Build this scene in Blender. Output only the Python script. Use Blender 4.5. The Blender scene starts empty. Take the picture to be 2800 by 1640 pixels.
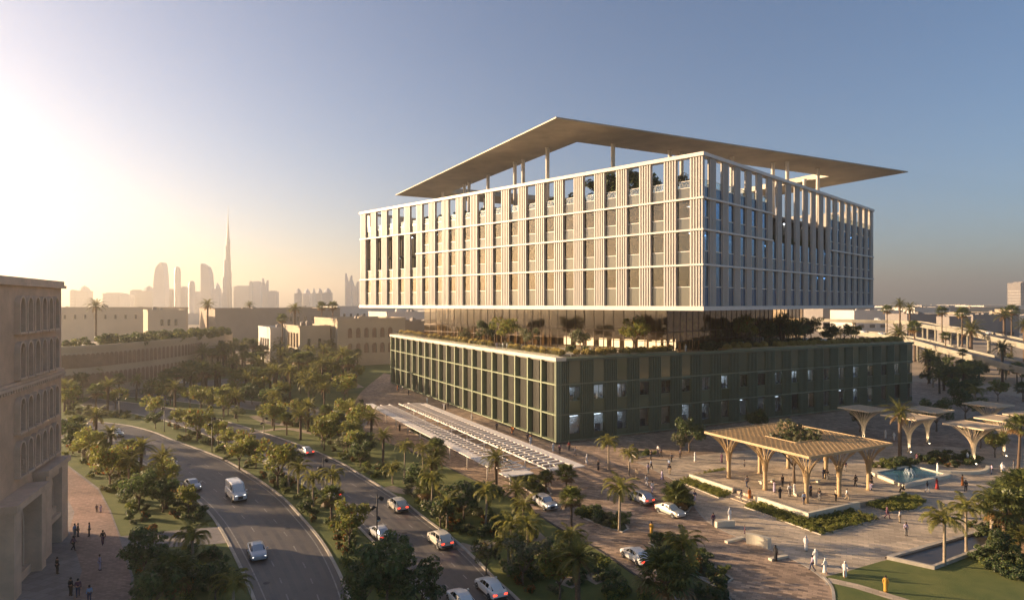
import bpy, math, random
import numpy as np
from mathutils import Vector, Matrix
R = math.radians
scene = bpy.context.scene
COL = scene.collection
rng = random.Random(7)

# ------------------------------------------------------------------ camera
cam_d = bpy.data.cameras.new('camera'); cam = bpy.data.objects.new('camera', cam_d); COL.objects.link(cam)
cam.location = (0, 0, 29.5); cam.rotation_euler = (R(90), 0, 0)
cam_d.lens = 22.9; cam_d.sensor_width = 36.0; cam_d.shift_y = 0.0032
cam_d.clip_start = 0.5; cam_d.clip_end = 30000
scene.camera = cam
# ------------------------------------------------------------------ light
SUN_AZ, SUN_EL = -77.0, 11.5          # degrees right of the view axis, above the horizon
world = bpy.data.worlds.new('World'); scene.world = world; world.use_nodes = True
wn = world.node_tree; bg = wn.nodes['Background']
sky = wn.nodes.new('ShaderNodeTexSky'); sky.sky_type = 'NISHITA'; sky.sun_disc = False
sky.sun_elevation = R(SUN_EL); sky.sun_rotation = R(SUN_AZ)
sky.altitude = 0; sky.air_density = 0.9; sky.dust_density = 0.9; sky.ozone_density = 3.4
wn.links.new(sky.outputs[0], bg.inputs[0]); bg.inputs[1].default_value = 0.05
sun_d = bpy.data.lights.new('sun', 'SUN'); sun = bpy.data.objects.new('sun', sun_d); COL.objects.link(sun)
sun_d.energy = 5.0; sun_d.angle = R(0.6); sun_d.color = (1.0, 0.72, 0.44)
_s = Vector((math.sin(R(SUN_AZ)) * math.cos(R(SUN_EL)), math.cos(R(SUN_AZ)) * math.cos(R(SUN_EL)), math.sin(R(SUN_EL))))
sun.rotation_euler = _s.to_track_quat('Z', 'Y').to_euler()
scene.view_settings.view_transform = 'Standard'; scene.view_settings.look = 'None'
scene.view_settings.exposure = 1.80; scene.view_settings.gamma = 1.0
scene.cycles.max_bounces = 6; scene.cycles.diffuse_bounces = 3; scene.cycles.glossy_bounces = 3
scene.cycles.transparent_max_bounces = 12; scene.cycles.volume_bounces = 0
scene.cycles.use_denoising = True
scene.cycles.caustics_reflective = False; scene.cycles.caustics_refractive = False
scene.cycles.sample_clamp_indirect = 4.0

# ------------------------------------------------------------------ materials
MATS = {}
def mat(name, col, rough=0.7, metal=0.0, var=0.0, vscale=0.3, bump=0.0, bscale=8.0, spec=None, rnd=0.0, col2=None, emis=None, estr=0.0, coat=0.0, detail=6):
    m = bpy.data.materials.new(name); m.use_nodes = True; MATS[name] = m
    nt = m.node_tree; b = nt.nodes['Principled BSDF']; N = nt.nodes.new; L = nt.links.new
    b.inputs['Roughness'].default_value = rough; b.inputs['Metallic'].default_value = metal
    if spec is not None: b.inputs['Specular IOR Level'].default_value = spec
    if coat: b.inputs['Coat Weight'].default_value = coat
    b.inputs['Base Color'].default_value = (*col, 1)
    src = None
    if var or col2:
        tc = N('ShaderNodeNewGeometry'); no = N('ShaderNodeTexNoise')
        no.inputs['Scale'].default_value = vscale; no.inputs['Detail'].default_value = detail; no.inputs['Roughness'].default_value = 0.65
        L(tc.outputs['Position'], no.inputs['Vector'])
        ra = N('ShaderNodeValToRGB'); ra.color_ramp.elements[0].position = 0.32; ra.color_ramp.elements[1].position = 0.68
        c1 = col2 if col2 else tuple(c * (1 + var) for c in col)
        c0 = col if col2 else tuple(c * (1 - var) for c in col)
        ra.color_ramp.elements[0].color = (*c0, 1); ra.color_ramp.elements[1].color = (*c1, 1)
        L(no.outputs['Fac'], ra.inputs['Fac']); src = ra.outputs['Color']
    if rnd:
        oi = N('ShaderNodeObjectInfo'); hs = N('ShaderNodeHueSaturation'); mr = N('ShaderNodeMapRange')
        mr.inputs['To Min'].default_value = 1 - rnd; mr.inputs['To Max'].default_value = 1 + rnd
        L(oi.outputs['Random'], mr.inputs['Value']); L(mr.outputs['Result'], hs.inputs['Value'])
        if src: L(src, hs.inputs['Color'])
        else: hs.inputs['Color'].default_value = (*col, 1)
        src = hs.outputs['Color']
    if src: L(src, b.inputs['Base Color'])
    if bump:
        g2 = N('ShaderNodeNewGeometry'); n2 = N('ShaderNodeTexNoise'); n2.inputs['Scale'].default_value = bscale; n2.inputs['Detail'].default_value = 4
        bp = N('ShaderNodeBump'); bp.inputs['Strength'].default_value = bump; bp.inputs['Distance'].default_value = 0.1
        L(g2.outputs['Position'], n2.inputs['Vector']); L(n2.outputs['Fac'], bp.inputs['Height']); L(bp.outputs['Normal'], b.inputs['Normal'])
    if emis:
        b.inputs['Emission Color'].default_value = (*emis, 1); b.inputs['Emission Strength'].default_value = estr
    return m

def leafmat(name, c0, c1, trans=0.35, rnd=0.25, scale=1.2, c2=None):
    m = bpy.data.materials.new(name); m.use_nodes = True; MATS[name] = m
    nt = m.node_tree; N = nt.nodes.new; L = nt.links.new; nt.nodes.remove(nt.nodes['Principled BSDF'])
    out = nt.nodes['Material Output']
    tc = N('ShaderNodeNewGeometry'); no = N('ShaderNodeTexNoise'); no.inputs['Scale'].default_value = scale; no.inputs['Detail'].default_value = 5
    L(tc.outputs['Position'], no.inputs['Vector'])
    ra = N('ShaderNodeValToRGB'); ra.color_ramp.elements[0].position = 0.35; ra.color_ramp.elements[1].position = 0.65
    ra.color_ramp.elements[0].color = (*c0, 1); ra.color_ramp.elements[1].color = (*c1, 1)
    if c2:
        e = ra.color_ramp.elements.new(0.72); e.color = (*c2, 1)
    L(no.outputs['Fac'], ra.inputs['Fac'])
    oi = N('ShaderNodeObjectInfo'); hs = N('ShaderNodeHueSaturation'); mr = N('ShaderNodeMapRange')
    mr.inputs['To Min'].default_value = 1 - rnd; mr.inputs['To Max'].default_value = 1 + rnd
    L(oi.outputs['Random'], mr.inputs['Value']); L(mr.outputs['Result'], hs.inputs['Value']); L(ra.outputs['Color'], hs.inputs['Color'])
    d = N('ShaderNodeBsdfPrincipled'); d.inputs['Roughness'].default_value = 0.45; d.inputs['Specular IOR Level'].default_value = 0.4
    L(hs.outputs['Color'], d.inputs['Base Color'])
    t = N('ShaderNodeBsdfTranslucent'); L(hs.outputs['Color'], t.inputs['Color'])
    mx = N('ShaderNodeMixShader'); mx.inputs[0].default_value = trans
    L(d.outputs[0], mx.inputs[1]); L(t.outputs[0], mx.inputs[2]); L(mx.outputs[0], out.inputs['Surface'])
    return m

def glassmat(name, tint, refl=0.25, rough=0.02, rcol=(1, 1, 1)):
    m = bpy.data.materials.new(name); m.use_nodes = True; MATS[name] = m
    nt = m.node_tree; N = nt.nodes.new; L = nt.links.new; nt.nodes.remove(nt.nodes['Principled BSDF'])
    out = nt.nodes['Material Output']
    t = N('ShaderNodeBsdfTransparent'); t.inputs['Color'].default_value = (*tint, 1)
    g = N('ShaderNodeBsdfGlossy'); g.inputs['Roughness'].default_value = rough; g.inputs['Color'].default_value = (*rcol, 1)
    f = N('ShaderNodeLayerWeight'); f.inputs['Blend'].default_value = 0.5
    pw_ = N('ShaderNodeMath'); pw_.operation = 'POWER'; pw_.inputs[1].default_value = 4.0; L(f.outputs['Facing'], pw_.inputs[0])
    mr = N('ShaderNodeMapRange'); mr.inputs['To Min'].default_value = refl; mr.inputs['To Max'].default_value = 0.85
    L(pw_.outputs[0], mr.inputs['Value'])
    mx = N('ShaderNodeMixShader'); L(mr.outputs['Result'], mx.inputs[0]); L(t.outputs[0], mx.inputs[1]); L(g.outputs[0], mx.inputs[2])
    L(mx.outputs[0], out.inputs['Surface'])
    return m

def pavemat(name, col, sx, sy, rot, var=0.25, rough=0.75, mortar=0.6, big=0.04):
    """small pavers laid in courses, with patches of wear and painted shadow mottling"""
    m = bpy.data.materials.new(name); m.use_nodes = True; MATS[name] = m
    nt = m.node_tree; b = nt.nodes['Principled BSDF']; N = nt.nodes.new; L = nt.links.new
    b.inputs['Roughness'].default_value = rough
    tc = N('ShaderNodeNewGeometry'); mp = N('ShaderNodeMapping'); mp.inputs['Rotation'].default_value = (0, 0, rot)
    L(tc.outputs['Position'], mp.inputs['Vector'])
    br = N('ShaderNodeTexBrick'); br.inputs['Scale'].default_value = 1.0; br.inputs['Brick Width'].default_value = sx; br.inputs['Row Height'].default_value = sy
    br.inputs['Mortar Size'].default_value = 0.02
    c0 = tuple(c * (1 - var) for c in col); c1 = tuple(c * (1 + var) for c in col)
    br.inputs['Color1'].default_value = (*c0, 1); br.inputs['Color2'].default_value = (*c1, 1); br.inputs['Mortar'].default_value = (*[c * mortar for c in col], 1)
    L(mp.outputs[0], br.inputs['Vector'])
    no = N('ShaderNodeTexNoise'); no.inputs['Scale'].default_value = big * 4; no.inputs['Detail'].default_value = 7; no.inputs['Roughness'].default_value = 0.7
    L(tc.outputs['Position'], no.inputs['Vector'])
    mr = N('ShaderNodeMapRange'); mr.inputs['From Min'].default_value = 0.3; mr.inputs['From Max'].default_value = 0.7
    mr.inputs['To Min'].default_value = 0.62; mr.inputs['To Max'].default_value = 1.28
    L(no.outputs['Fac'], mr.inputs['Value'])
    mx = N('ShaderNodeMix'); mx.data_type = 'RGBA'; mx.blend_type = 'MULTIPLY'; mx.inputs['Factor'].default_value = 1
    L(br.outputs['Color'], mx.inputs['A']); L(mr.outputs['Result'], mx.inputs['B'])
    L(mx.outputs['Result'], b.inputs['Base Color'])
    bp = N('ShaderNodeBump'); bp.inputs['Strength'].default_value = 0.5; bp.inputs['Distance'].default_value = 0.03
    L(br.outputs['Fac'], bp.inputs['Height']); bp.invert = True; L(bp.outputs['Normal'], b.inputs['Normal'])
    return m

ROT_P = math.atan2(0.463, 0.886)
mat('sand', (0.36, 0.28, 0.19), 0.9, var=0.3, vscale=0.02)
mat('lawn', (0.075, 0.105, 0.020), 0.85, col2=(0.16, 0.165, 0.038), vscale=0.22, bump=0.5, bscale=9)
mat('bed_soil', (0.06, 0.055, 0.03), 0.9, col2=(0.07, 0.09, 0.025), vscale=0.8, bump=0.6, bscale=6)
mat('asphalt', (0.085, 0.075, 0.066), 0.62, col2=(0.155, 0.132, 0.112), vscale=0.09, bump=0.15, bscale=30)
mat('road_paint', (0.26, 0.24, 0.21), 0.6, var=0.35, vscale=1.5)
mat('kerb_stone', (0.42, 0.37, 0.30), 0.75, var=0.25, vscale=0.7)
mat('dark_kerb', (0.05, 0.045, 0.04), 0.7, var=0.3, vscale=0.7)
pavemat('drive_pavers', (0.37, 0.26, 0.175), 0.9, 0.45, ROT_P, 0.42)  # strong paver contrast paints in mottled shadow streaks
pavemat('light_pavers', (0.50, 0.40, 0.285), 1.2, 0.6, ROT_P, 0.22)
pavemat('red_pavers', (0.32, 0.21, 0.16), 0.6, 0.3, 0.3, 0.2)
pavemat('grey_slabs', (0.25, 0.22, 0.20), 1.2, 1.2, 0.3, 0.12)
mat('path_gravel', (0.36, 0.28, 0.20), 0.85, var=0.2, vscale=0.3)
mat('cream_metal', (0.47, 0.435, 0.395), 0.5, var=0.07, vscale=0.15)
mat('cream_trim', (0.62, 0.575, 0.52), 0.5, var=0.05, vscale=0.2)
pavemat('roof_skin', (0.39, 0.335, 0.25), 6.0, 3.0, ROT_P, 0.05, 0.55, 0.8, 0.02)
mat('olive_metal', (0.105, 0.125, 0.075), 0.5, var=0.15, vscale=0.2)
mat('olive_trim', (0.215, 0.245, 0.145), 0.5, var=0.1, vscale=0.2)
mat('olive_ledge', (0.20, 0.21, 0.13), 0.5, var=0.1, vscale=0.2)
mat('bay_panel', (0.042, 0.038, 0.025), 0.6, var=0.2, vscale=0.2)  # darkened to carry the shade that the fins cast in the bays
mat('parapet_stone', (0.62, 0.55, 0.42), 0.6, var=0.08, vscale=0.4)
mat('interior_wall', (0.19, 0.155, 0.12), 0.8, var=0.2, vscale=0.15)
mat('room_wall', (0.55, 0.57, 0.60), 0.7, var=0.2, vscale=0.5)
mat('furniture', (0.10, 0.13, 0.18), 0.6, rnd=0.6)
mat('interior_dark', (0.10, 0.07, 0.05), 0.7, var=0.4, vscale=0.25)
mat('interior_floor', (0.24, 0.21, 0.18), 0.6)
mat('ceiling_lamp', (0.8, 0.8, 0.8), 0.5, emis=(0.74, 0.86, 1.0), estr=3.6)
mat('ceiling_lamp_warm', (0.8, 0.8, 0.8), 0.5, emis=(1.0, 0.80, 0.55), estr=1.8)
mat('tyre_wear', (0.070, 0.061, 0.053), 0.55, col2=(0.115, 0.10, 0.087), vscale=0.5)
mat('lobby_lamp', (0.8, 0.8, 0.8), 0.5, emis=(1.0, 0.82, 0.6), estr=.8)
mat('bronze_frame', (0.09, 0.06, 0.04), 0.45, metal=0.5)
mat('spandrel_grey', (0.13, 0.125, 0.10), 0.12, spec=0.9, rnd=0.2)
mat('spandrel_sky', (0.022, 0.075, 0.15), 0.10, spec=0.8, rnd=0.25)  # blue of the reflected sky put into the panel colour
mat('spandrel_olive', (0.105, 0.11, 0.06), 0.10, spec=0.8, rnd=0.3)
mat('window_rail', (0.75, 0.70, 0.62), 0.4)
glassmat('glass_left', (0.45, 0.42, 0.38), 0.09, rcol=(1.0, 0.90, 0.76))  # reflection colour warmed to paint in the beige horizon glow
glassmat('glass_sky', (0.42, 0.62, 0.82), 0.25, rcol=(0.55, 0.75, 1.0))  # sky's blue reflection painted into tint and reflection colour
glassmat('glass_podium', (0.72, 0.74, 0.74), 0.06)
glassmat('glass_lobby', (0.84, 0.76, 0.64), 0.06)
glassmat('glass_rail', (0.80, 0.84, 0.82), 0.10)
mat('curtain', (0.17, 0.13, 0.085), 0.8, var=0.2, vscale=0.5)
mat('timber', (0.45, 0.315, 0.165), 0.6, var=0.18, vscale=0.8)
mat('timber_pale', (0.60, 0.47, 0.32), 0.6, var=0.12, vscale=0.8)
mat('trellis_white', (0.76, 0.69, 0.61), 0.55, var=0.06, vscale=0.4)
mat('sandstone', (0.62, 0.41, 0.27), 0.85, var=0.16, vscale=0.35, bump=0.3, bscale=5)
mat('sandstone_trim', (0.66, 0.46, 0.32), 0.85, var=0.14, vscale=0.5, bump=0.2, bscale=6)
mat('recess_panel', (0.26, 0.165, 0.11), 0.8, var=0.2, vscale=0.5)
mat('dark_window', (0.035, 0.03, 0.028), 0.2, spec=0.6)
mat('far_stone', (0.46, 0.37, 0.26), 0.85, var=0.12, vscale=0.06)
mat('far_stone_dark', (0.30, 0.23, 0.17), 0.85, var=0.12, vscale=0.06)
mat('white_wall', (0.62, 0.57, 0.50), 0.8, var=0.1, vscale=0.05)
mat('grey_wall', (0.24, 0.21, 0.19), 0.8, var=0.12, vscale=0.05)
mat('tower_hazed', (0.60, 0.58, 0.57), 0.45, var=0.15, vscale=0.01, rnd=0.25)  # body colour paled to stand in for haze fading
mat('tower_pale', (0.68, 0.66, 0.62), 0.6, var=0.1, vscale=0.01, rnd=0.15)  # paled as well, so towers look faded by haze
mat('concrete', (0.30, 0.27, 0.21), 0.8, var=0.15, vscale=0.2)
mat('water', (0.045, 0.15, 0.20), 0.08, spec=0.8, bump=0.35, bscale=2.2)
mat('pond_water', (0.06, 0.05, 0.04), 0.28, spec=0.25, bump=0.1, bscale=2.5)
mat('foam', (0.6, 0.66, 0.68), 0.5)
mat('trunk_palm', (0.13, 0.085, 0.055), 0.9, var=0.4, vscale=6, bump=0.8, bscale=14)
mat('trunk_pale', (0.30, 0.235, 0.165), 0.85, var=0.25, vscale=3, bump=0.4, bscale=12)
mat('bark', (0.16, 0.115, 0.08), 0.9, var=0.35, vscale=4, bump=0.6, bscale=12)
leafmat('leaf_date', (0.118, 0.127, 0.034), (0.238, 0.216, 0.058), 0.50)
leafmat('leaf_fan', (0.072, 0.101, 0.034), (0.190, 0.194, 0.054), 0.48)
leafmat('leaf_queen', (0.143, 0.156, 0.036), (0.302, 0.268, 0.070), 0.53)
leafmat('leaf_dead', (0.16, 0.095, 0.035), (0.22, 0.13, 0.05), 0.30)
leafmat('leaf_bright', (0.151, 0.185, 0.039), (0.317, 0.298, 0.077), 0.53, c2=(0.17, 0.15, 0.05))
leafmat('leaf_dark', (0.053, 0.089, 0.034), (0.135, 0.171, 0.054), 0.44)
leafmat('leaf_grey', (0.124, 0.128, 0.068), (0.234, 0.213, 0.116), 0.46)
leafmat('leaf_sunlit', (0.40, 0.31, 0.09), (0.58, 0.46, 0.17), 0.5, scale=0.7)  # yellow sunlight put into the grass colour
leafmat('leaf_orange', (0.25, 0.075, 0.02), (0.34, 0.15, 0.03), 0.35, scale=2.5)
mat('car_white', (0.72, 0.70, 0.67), 0.28, coat=0.6)
mat('car_silver', (0.50, 0.50, 0.51), 0.30, metal=0.35, coat=0.5)
mat('car_pearl', (0.62, 0.57, 0.48), 0.28, metal=0.1, coat=0.6)
mat('car_glass', (0.012, 0.014, 0.018), 0.06, spec=0.8)
mat('tyre', (0.018, 0.018, 0.018), 0.85)
mat('rim', (0.45, 0.45, 0.45), 0.35, metal=0.8)
mat('car_trim', (0.03, 0.03, 0.032), 0.4)
mat('headlight', (0.8, 0.8, 0.78), 0.2, emis=(1.0, 0.93, 0.8), estr=2.5)
mat('taillight', (0.45, 0.02, 0.015), 0.25, emis=(1.0, 0.05, 0.02), estr=1.2)
mat('lamp_black', (0.025, 0.023, 0.022), 0.5, metal=0.3)
mat('lens_warm', (0.8, 0.75, 0.65), 0.4, emis=(1.0, 0.85, 0.6), estr=4.0)
mat('skin', (0.30, 0.16, 0.10), 0.6, rnd=0.35)
for _n, _c in dict(cloth_white=(0.72, 0.70, 0.66), cloth_black=(0.018, 0.017, 0.020), cloth_navy=(0.035, 0.045, 0.09), cloth_grey=(0.20, 0.19, 0.185),
                   cloth_blue=(0.25, 0.33, 0.46), cloth_orange=(0.50, 0.16, 0.03), cloth_red=(0.33, 0.03, 0.03), cloth_mustard=(0.50, 0.28, 0.04),
                   cloth_tan=(0.42, 0.33, 0.22), cloth_plum=(0.09, 0.035, 0.07), cloth_lilac=(0.42, 0.36, 0.48), hair=(0.015, 0.012, 0.010)).items():
    mat(_n, _c, 0.85)
def M(n): return MATS[n]

# ------------------------------------------------------------------ mesh helpers
def unit(x, y):
    l = math.hypot(x, y); return (x / l, y / l)
class MB:
    def __init__(s): s.v = []; s.f = []; s.m = []
    def face(s, pts, m=0):
        b = len(s.v); s.v.extend([tuple(p) for p in pts]); s.f.append(tuple(range(b, b + len(pts)))); s.m.append(m); return s
    def box(s, a, b, m=0):
        x0, y0, z0 = a; x1, y1, z1 = b
        return s.obox((x0, y0, z0), (x1 - x0, 0, 0), (0, y1 - y0, 0), (0, 0, z1 - z0), m)
    def obox(s, o, e1, e2, e3, m=0):
        o = Vector(o); e1 = Vector(e1); e2 = Vector(e2); e3 = Vector(e3); b = len(s.v)
        for k in range(8):
            s.v.append(tuple(o + (e1 if k & 1 else Vector()) + (e2 if k & 2 else Vector()) + (e3 if k & 4 else Vector())))
        for q in ((0, 2, 3, 1), (4, 5, 7, 6), (0, 1, 5, 4), (2, 6, 7, 3), (0, 4, 6, 2), (1, 3, 7, 5)):
            s.f.append(tuple(b + i for i in q)); s.m.append(m)
        return s
    def bar(s, p, q, w, h, m=0):
        """box beam from p to q, w wide, h deep, its top at p/q height"""
        p = Vector(p); q = Vector(q); d = q - p; side = Vector((-d.y, d.x, 0))
        side = side.normalized() * w if side.length > 1e-6 else Vector((w, 0, 0))
        return s.obox(p - side / 2 - Vector((0, 0, h)), d, side, (0, 0, h), m)
    def prism(s, poly, z0, z1, m=0, mt=None):
        n = len(poly)
        a = sum(poly[i][0] * poly[(i + 1) % n][1] - poly[(i + 1) % n][0] * poly[i][1] for i in range(n))
        if a < 0: poly = poly[::-1]
        b = len(s.v)
        s.v.extend([(x, y, z0) for x, y in poly] + [(x, y, z1) for x, y in poly])
        for i in range(n):
            j = (i + 1) % n; s.f.append((b + i, b + j, b + n + j, b + n + i)); s.m.append(m)
        s.f.append(tuple(b + n + i for i in range(n))); s.m.append(m if mt is None else mt)
        s.f.append(tuple(b + n - 1 - i for i in range(n))); s.m.append(m)
        return s
    def tube(s, path, rad, n=6, m=0, cap=True):
        path = [Vector(p) for p in path]; b = len(s.v); k = len(path)
        if not hasattr(rad, '__len__'): rad = [rad] * k
        for i, p in enumerate(path):
            t = (path[min(i + 1, k - 1)] - path[max(i - 1, 0)]).normalized()
            up = Vector((0, 0, 1)) if abs(t.z) < 0.95 else Vector((1, 0, 0))
            a = t.cross(up).normalized(); c = a.cross(t)
            for j in range(n):
                th = 2 * math.pi * j / n; s.v.append(tuple(p + (a * math.cos(th) + c * math.sin(th)) * rad[i]))
        for i in range(k - 1):
            for j in range(n):
                j2 = (j + 1) % n; s.f.append((b + i * n + j, b + (i + 1) * n + j, b + (i + 1) * n + j2, b + i * n + j2)); s.m.append(m)
        if cap:
            s.f.append(tuple(b + j for j in range(n))); s.m.append(m)
            s.f.append(tuple(b + (k - 1) * n + n - 1 - j for j in range(n))); s.m.append(m)
        return s
    def loft(s, rings, m=0, cap=True):
        b = len(s.v); n = len(rings[0])
        for r in rings: s.v.extend([tuple(p) for p in r])
        for i in range(len(rings) - 1):
            for j in range(n):
                j2 = (j + 1) % n; s.f.append((b + i * n + j, b + i * n + j2, b + (i + 1) * n + j2, b + (i + 1) * n + j)); s.m.append(m)
        if cap:
            s.f.append(tuple(b + n - 1 - j for j in range(n))); s.m.append(m)
            e = b + (len(rings) - 1) * n; s.f.append(tuple(e + j for j in range(n))); s.m.append(m)
        return s
    def lathe(s, prof, n=12, c=(0, 0, 0), m=0, cap=True):
        return s.loft([[(c[0] + r * math.cos(2 * math.pi * j / n), c[1] + r * math.sin(2 * math.pi * j / n), c[2] + z) for j in range(n)] for r, z in prof], m, cap)
    def mesh(s, name, mats, smooth=False):
        me = bpy.data.meshes.new(name); me.from_pydata(s.v, [], s.f)
        for mm in (mats if isinstance(mats, (list, tuple)) else [mats]): me.materials.append(M(mm))
        if any(s.m): me.polygons.foreach_set('material_index', s.m)
        if smooth: me.polygons.foreach_set('use_smooth', [True] * len(me.polygons))
        me.update(); return me

WPOS = {}
def obj(name, me, parent=None, loc=(0, 0, 0), rz=0.0, sc=None):
    """link a mesh (or None for an empty); loc is in the world when the parent is unrotated"""
    o = bpy.data.objects.new(name, me); COL.objects.link(o)
    loc = Vector(loc)
    if parent is not None:
        o.parent = parent; o.location = loc - WPOS[parent.name]
    else:
        o.location = loc
    WPOS[o.name] = loc
    if rz: o.rotation_euler = (0, 0, rz)
    if sc is not None: o.scale = sc if hasattr(sc, '__len__') else (sc, sc, sc)
    return o
def tag(o, label=None, cat=None, group=None, kind=None):
    if label: o['label'] = label
    if cat: o['category'] = cat
    if group: o['group'] = group
    if kind: o['kind'] = kind
    return o
def loc_part(name, me, parent, loc=(0, 0, 0), rz=0.0, sc=None):
    """a part placed in its parent's own space"""
    o = bpy.data.objects.new(name, me); COL.objects.link(o); o.parent = parent; o.location = loc
    if rz: o.rotation_euler = (0, 0, rz)
    if sc is not None: o.scale = sc if hasattr(sc, '__len__') else (sc, sc, sc)
    return o
def dup(root, loc, rz=0.0, sc=None, label=None, group=None):
    def cp(o, par):
        c = o.copy(); COL.objects.link(c)
        if par is not None: c.parent = par
        for ch in KIDS.get(o.name, []): cp(ch, c)
        return c
    r = cp(root, None); r.location = loc; r.rotation_euler = (0, 0, rz)
    if sc is not None: r.scale = sc if hasattr(sc, '__len__') else (sc, sc, sc)
    if label: r['label'] = label
    if group: r['group'] = group
    return r
KIDS = {}
def remember(root):
    def rec(o):
        ks = [c for c in ALLKIDS.get(o.name, [])]; KIDS[o.name] = ks
        for k in ks: rec(k)
    ALLKIDS.clear()
    for o in bpy.data.objects:
        if o.parent: ALLKIDS.setdefault(o.parent.name, []).append(o)
    rec(root); return root
ALLKIDS = {}

def smooth_line(pts, n=6):
    """Catmull-Rom through ground points"""
    out = []; P = [Vector((p[0], p[1], 0)) for p in pts]
    P = [P[0] * 2 - P[1]] + P + [P[-1] * 2 - P[-2]]
    for i in range(1, len(P) - 2):
        for k in range(n):
            t = k / n; a, b, c, d = P[i - 1:i + 3]
            q = 0.5 * ((2 * b) + (c - a) * t + (2 * a - 5 * b + 4 * c - d) * t * t + (3 * b - a - 3 * c + d) * t ** 3)
            out.append((q.x, q.y))
    out.append((P[-2].x, P[-2].y)); return out
def sheet(name, poly, z, m, **kw):
    b = MB(); n = len(poly)
    a = sum(poly[i][0] * poly[(i + 1) % n][1] - poly[(i + 1) % n][0] * poly[i][1] for i in range(n))
    b.face([(x, y, z) for x, y in (poly if a > 0 else poly[::-1])])
    return tag(obj(name, b.mesh(name, m)), kind='structure', **kw)
def strip(name, L_, R_, z, m, **kw):
    n = min(len(L_), len(R_)); b = MB()
    for i in range(n - 1):
        b.face([(*L_[i], z), (*L_[i + 1], z), (*R_[i + 1], z), (*R_[i], z)])
    me = b.mesh(name, m); bm_fix(me)
    return tag(obj(name, me), kind='structure', **kw)
def bm_fix(me):
    if me.polygons and me.polygons[0].normal.z < 0: me.flip_normals()
def ribbon(b, line, w, z0, z1, m=0):
    """a raised strip following a line"""
    k = len(line); L_, R_ = [], []
    for i in range(k):
        d = Vector(line[min(i + 1, k - 1)]) - Vector(line[max(i - 1, 0)]); d.normalize(); s = Vector((-d.y, d.x)) * (w / 2)
        L_.append((line[i][0] + s.x, line[i][1] + s.y)); R_.append((line[i][0] - s.x, line[i][1] - s.y))
    for i in range(k - 1):
        a0, a1, c0, c1 = L_[i], L_[i + 1], R_[i], R_[i + 1]
        b.face([(*c0, z1), (*c1, z1), (*a1, z1), (*a0, z1)], m)
        b.face([(*a0, z1), (*a1, z1), (*a1, z0), (*a0, z0)], m)
        b.face([(*c1, z1), (*c0, z1), (*c0, z0), (*c1, z0)], m)
    return b
def inside(p, poly):
    x, y = p; c = False; n = len(poly); j = n - 1
    for i in range(n):
        xi, yi = poly[i]; xj, yj = poly[j]
        if (yi > y) != (yj > y) and x < (xj - xi) * (y - yi) / (yj - yi) + xi: c = not c
        j = i
    return c
def kerb(name, line, w=0.35, h=0.14, m='kerb_stone', label=None, closed=False):
    if closed: line = list(line) + [line[0]]
    return tag(obj(name, ribbon(MB(), line, w, -0.02, h).mesh(name, m)), label, kind='structure')

# ================================================================== figure meshes, posed once and shared
dg0 = None
def skin_mesh(name, verts, edges, mats, root=0, sub=1):
    me = bpy.data.meshes.new(name + '_frame'); me.from_pydata([v[:3] for v in verts], edges, []); o = bpy.data.objects.new(name + '_frame', me); COL.objects.link(o)
    sk = o.modifiers.new('skin', 'SKIN'); sk.use_smooth_shade = True
    for i, v in enumerate(verts):
        d = me.skin_vertices[0].data[i]; d.radius = v[3] if isinstance(v[3], tuple) else (v[3], v[3]); d.use_root = (i == root)
    if sub: ss = o.modifiers.new('sub', 'SUBSURF'); ss.levels = sub; ss.render_levels = sub
    dg = bpy.context.evaluated_depsgraph_get(); ev = o.evaluated_get(dg); out = bpy.data.meshes.new_from_object(ev, depsgraph=dg)
    bpy.data.objects.remove(o); bpy.data.meshes.remove(me); out.name = name; out.materials.clear(); out.materials.append(M(mats)); return out
def pose(kind):
    """joints: name -> (x, y, z); y is forward"""
    J = dict(pelvis=(0, 0, .96), spine=(0, .0, 1.14), chest=(0, .01, 1.34), neck=(0, .0, 1.48), head=(0, .02, 1.58), top=(0, .0, 1.70), face=(0, .075, 1.585))
    for s, n in ((-1, 'r'), (1, 'l')):
        J['sh' + n] = (s * .17, 0, 1.42); J['el' + n] = (s * .235, -.03, 1.15); J['wr' + n] = (s * .25, .06, .92); J['ha' + n] = (s * .25, .09, .84)
        J['hi' + n] = (s * .09, 0, .90); J['kn' + n] = (s * .10, .03, .50); J['an' + n] = (s * .10, -.01, .08); J['to' + n] = (s * .12, .14, .03)
    if kind == 'walk':
        J.update(knl=(.10, .20, .53), anl=(.10, .26, .10), tol=(.11, .42, .07), knr=(-.10, -.02, .50), anr=(-.10, -.30, .16), tor=(-.10, -.18, .04), ell=(.23, -.12, 1.16), wrl=(.23, -.18, .94), hal=(.23, -.18, .86), elr=(-.23, .06, 1.15), wrr=(-.22, .24, .98), har=(-.21, .30, .92))
    if kind == 'talk': J.update(ell=(.25, .03, 1.17), wrl=(.14, .24, 1.18), hal=(.10, .31, 1.20), knr=(-.12, .05, .50))
    if kind == 'sit':
        for n in ('pelvis', 'spine', 'chest', 'neck', 'head', 'top', 'face', 'shl', 'shr', 'ell', 'elr', 'hil', 'hir'): x, y, z = J[n]; J[n] = (x, y - .02, z - .46)
        for s, n in ((-1, 'r'), (1, 'l')): J['kn' + n] = (s * .11, .44, .47); J['an' + n] = (s * .11, .45, .08); J['to' + n] = (s * .12, .60, .03); J['wr' + n] = (s * .16, .26, .60); J['ha' + n] = (s * .13, .33, .58)
    return J
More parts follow.
